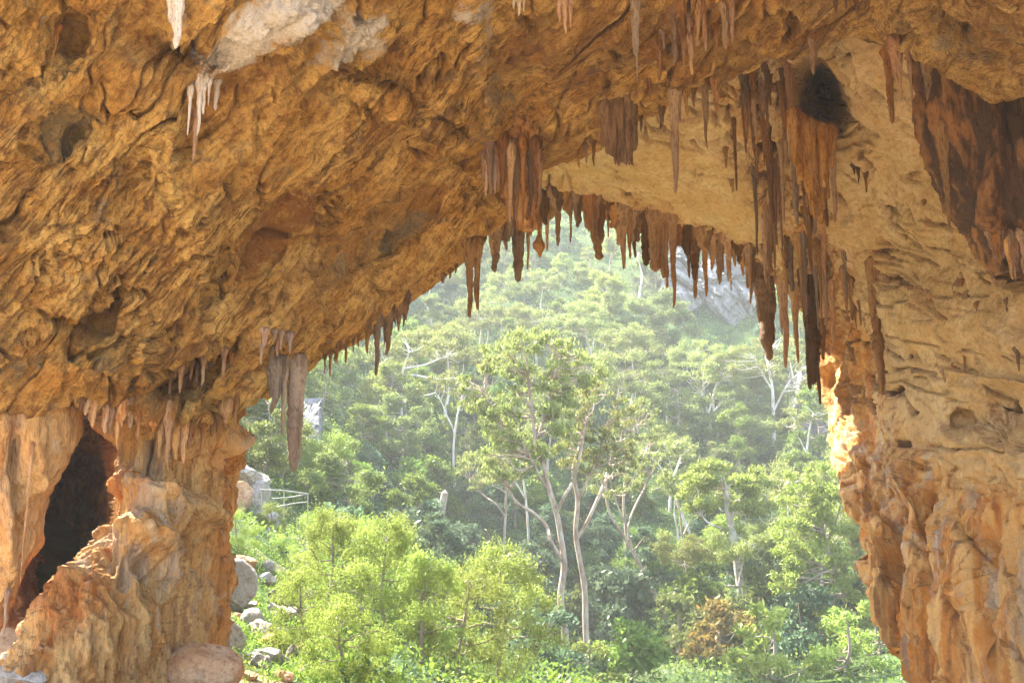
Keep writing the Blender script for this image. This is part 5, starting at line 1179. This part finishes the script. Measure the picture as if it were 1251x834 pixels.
tag(undergrowth(70000, L_DARK, .15, -0.05, 13.0, 'undergrowth'), 'darker green undergrowth in patches on the slope', 'undergrowth')
tag(undergrowth(50000, L_LIME, .13, 0.08, 23.0, 'undergrowth'), 'lime green ferny undergrowth in patches on the slope', 'undergrowth')

def near_cover(n, mat, size, seed, label):
    x0, y0 = rgu.uniform(-13, -2, n), rgu.uniform(22, 52, n)
    keep = (fbm(np.stack([x0 / 1.6, y0 / 1.6, np.full(n, seed)], -1), 3) > 0.02) & (x0 < -0.13 * y0) & (x0 > -0.36 * y0)
    x, y = x0[keep], y0[keep]; k = len(x); z = ground_z(x, y) + 0.3 * rgu.uniform(0, 1, k) ** 1.6
    p = np.stack([x, y, z], -1); a = rgu.normal(size=(k, 3)) + np.array([0, 0, .8]); a /= np.linalg.norm(a, axis=1, keepdims=True); b_ = np.cross(a, rgu.normal(size=(k, 3))); b_ /= np.linalg.norm(b_, axis=1, keepdims=True)
    s = (size * rgu.uniform(.6, 1.4, k))[:, None]; a = a * s; b_ = b_ * s * .35
    tag(mesh_obj('undergrowth', np.stack([p - a, p + b_, p + a, p - b_], 1).reshape(-1, 3), np.arange(4 * k).reshape(k, 4), mat, smooth=False), label, 'undergrowth', kind='stuff')
near_cover(34000, L_ROUND, .085, 2.0, 'low green weeds among the rocks beside the pillar')
near_cover(16000, L_LIME, .075, 12.0, 'lime green ferns among the rocks beside the pillar')

# ---- handrail of the path
def rail():
    d = 46; root = empty('handrail', tuple(P(350, 625, d)), 'pale metal handrail of a path among the wattles', 'handrail'); B = P(350, 625, d)
    for path in ([(318, 598), (345, 599), (377, 603)], [(332, 609), (355, 607), (377, 603)], [(338, 619), (358, 615), (375, 613)]):
        mb = MB(); tube(mb, [P(x, y, d + i * .3) for i, (x, y) in enumerate(path)], .03, .03, seg=8); mb.build('rail', M_RAIL, root, origin=B)
    for x, y0, y1 in ((320, 597, 628), (347, 598, 634), (376, 602, 640)):
        mb = MB(); tube(mb, [P(x, y0, d + .3), P(x, y1, d + .3)], .03, .03, seg=8); mb.build('post', M_RAIL, root, origin=B)
M_RAIL, t = nt('galvanised_rail'); b = NB(t); p = b.n('ShaderNodeBsdfPrincipled'); p.inputs['Base Color'].default_value = (.7, .69, .64, 1); p.inputs['Metallic'].default_value = .2; p.inputs['Roughness'].default_value = .5
n_ = b.noise(b.n('ShaderNodeTexCoord').outputs['Object'], 6, 3); t.links.new(b.mix(n_, (.42, .41, .36), (.28, .27, .23)), p.inputs['Base Color'])
o = b.n('ShaderNodeOutputMaterial'); t.links.new(p.outputs[0], o.inputs[0])
rail()
for k_, r_ in PROTO.items():
    if k_ not in USED:
        for c_ in list(r_.children): bpy.data.objects.remove(c_)
        bpy.data.objects.remove(r_)
# ------------------------------------------------------------------ the air of the valley
def haze():
    x0, x1, y0, y1, z0, z1 = -260, 260, -110, 450, float(GZ.min()) - 1.0, float(GZ.max()) + 4.0
    V = np.array([(x, y, z) for x in (x0, x1) for y in (y0, y1) for z in (z0, z1)])
    Fq = np.array([(0, 1, 3, 2), (4, 6, 7, 5), (0, 4, 5, 1), (2, 3, 7, 6), (0, 2, 6, 4), (1, 5, 7, 3)])
    m, t = nt('valley_haze'); b = NB(t)
    v = b.n('ShaderNodeVolumePrincipled'); v.inputs['Color'].default_value = (0.95, 0.98, 0.96, 1); v.inputs['Density'].default_value = HAZE; v.inputs['Anisotropy'].default_value = 0.0
    o = b.n('ShaderNodeOutputMaterial'); t.links.new(v.outputs[0], o.inputs['Volume'])
    return tag(mesh_obj('haze', V, Fq, m, smooth=False), kind='stuff')
HAZE = 0.00055
haze()
# ------------------------------------------------------------------ camera, sun, sky
cam = bpy.data.objects.new('camera', bpy.data.cameras.new('camera')); COL.objects.link(cam); SC.camera = cam
cam.data.sensor_fit = 'HORIZONTAL'; cam.data.sensor_width = 36; cam.data.lens = 36 * F / 1251
cam.data.clip_end = 3000; cam.data.clip_start = 0.05
cam.rotation_euler = (math.pi / 2 + PITCH, 0, 0)
SUN_EL, SUN_AZ = 48, -52      # azimuth from straight ahead, negative to the left
sd = Vector((math.sin(R(SUN_AZ)) * math.cos(R(SUN_EL)), math.cos(R(SUN_AZ)) * math.cos(R(SUN_EL)), math.sin(R(SUN_EL))))
sl = bpy.data.lights.new('sun', 'SUN'); sl.energy = 4.6; sl.angle = R(0.6); sl.color = (1, 0.94, 0.84)
so = bpy.data.objects.new('sun', sl); COL.objects.link(so); so.rotation_euler = sd.to_track_quat('Z', 'Y').to_euler()
w = bpy.data.worlds.new('World'); SC.world = w; w.use_nodes = True
wt = w.node_tree; bg = wt.nodes['Background']
sky = wt.nodes.new('ShaderNodeTexSky'); sky.sky_type = 'NISHITA'; sky.sun_disc = False
sky.sun_elevation = R(SUN_EL); sky.sun_rotation = R(SUN_AZ); sky.dust_density = 2.0
wt.links.new(sky.outputs[0], bg.inputs[0]); bg.inputs[1].default_value = 0.15
SC.view_settings.view_transform = 'Standard'; SC.view_settings.look = 'None'; SC.view_settings.gamma = 1
SC.view_settings.exposure = 2.9
SC.render.engine = 'CYCLES'
SC.cycles.use_denoising = True
SC.cycles.max_bounces = 8; SC.cycles.diffuse_bounces = 5; SC.cycles.transmission_bounces = 4; SC.cycles.transparent_max_bounces = 8
SC.cycles.volume_bounces = 1
SC.cycles.sample_clamp_indirect = 6
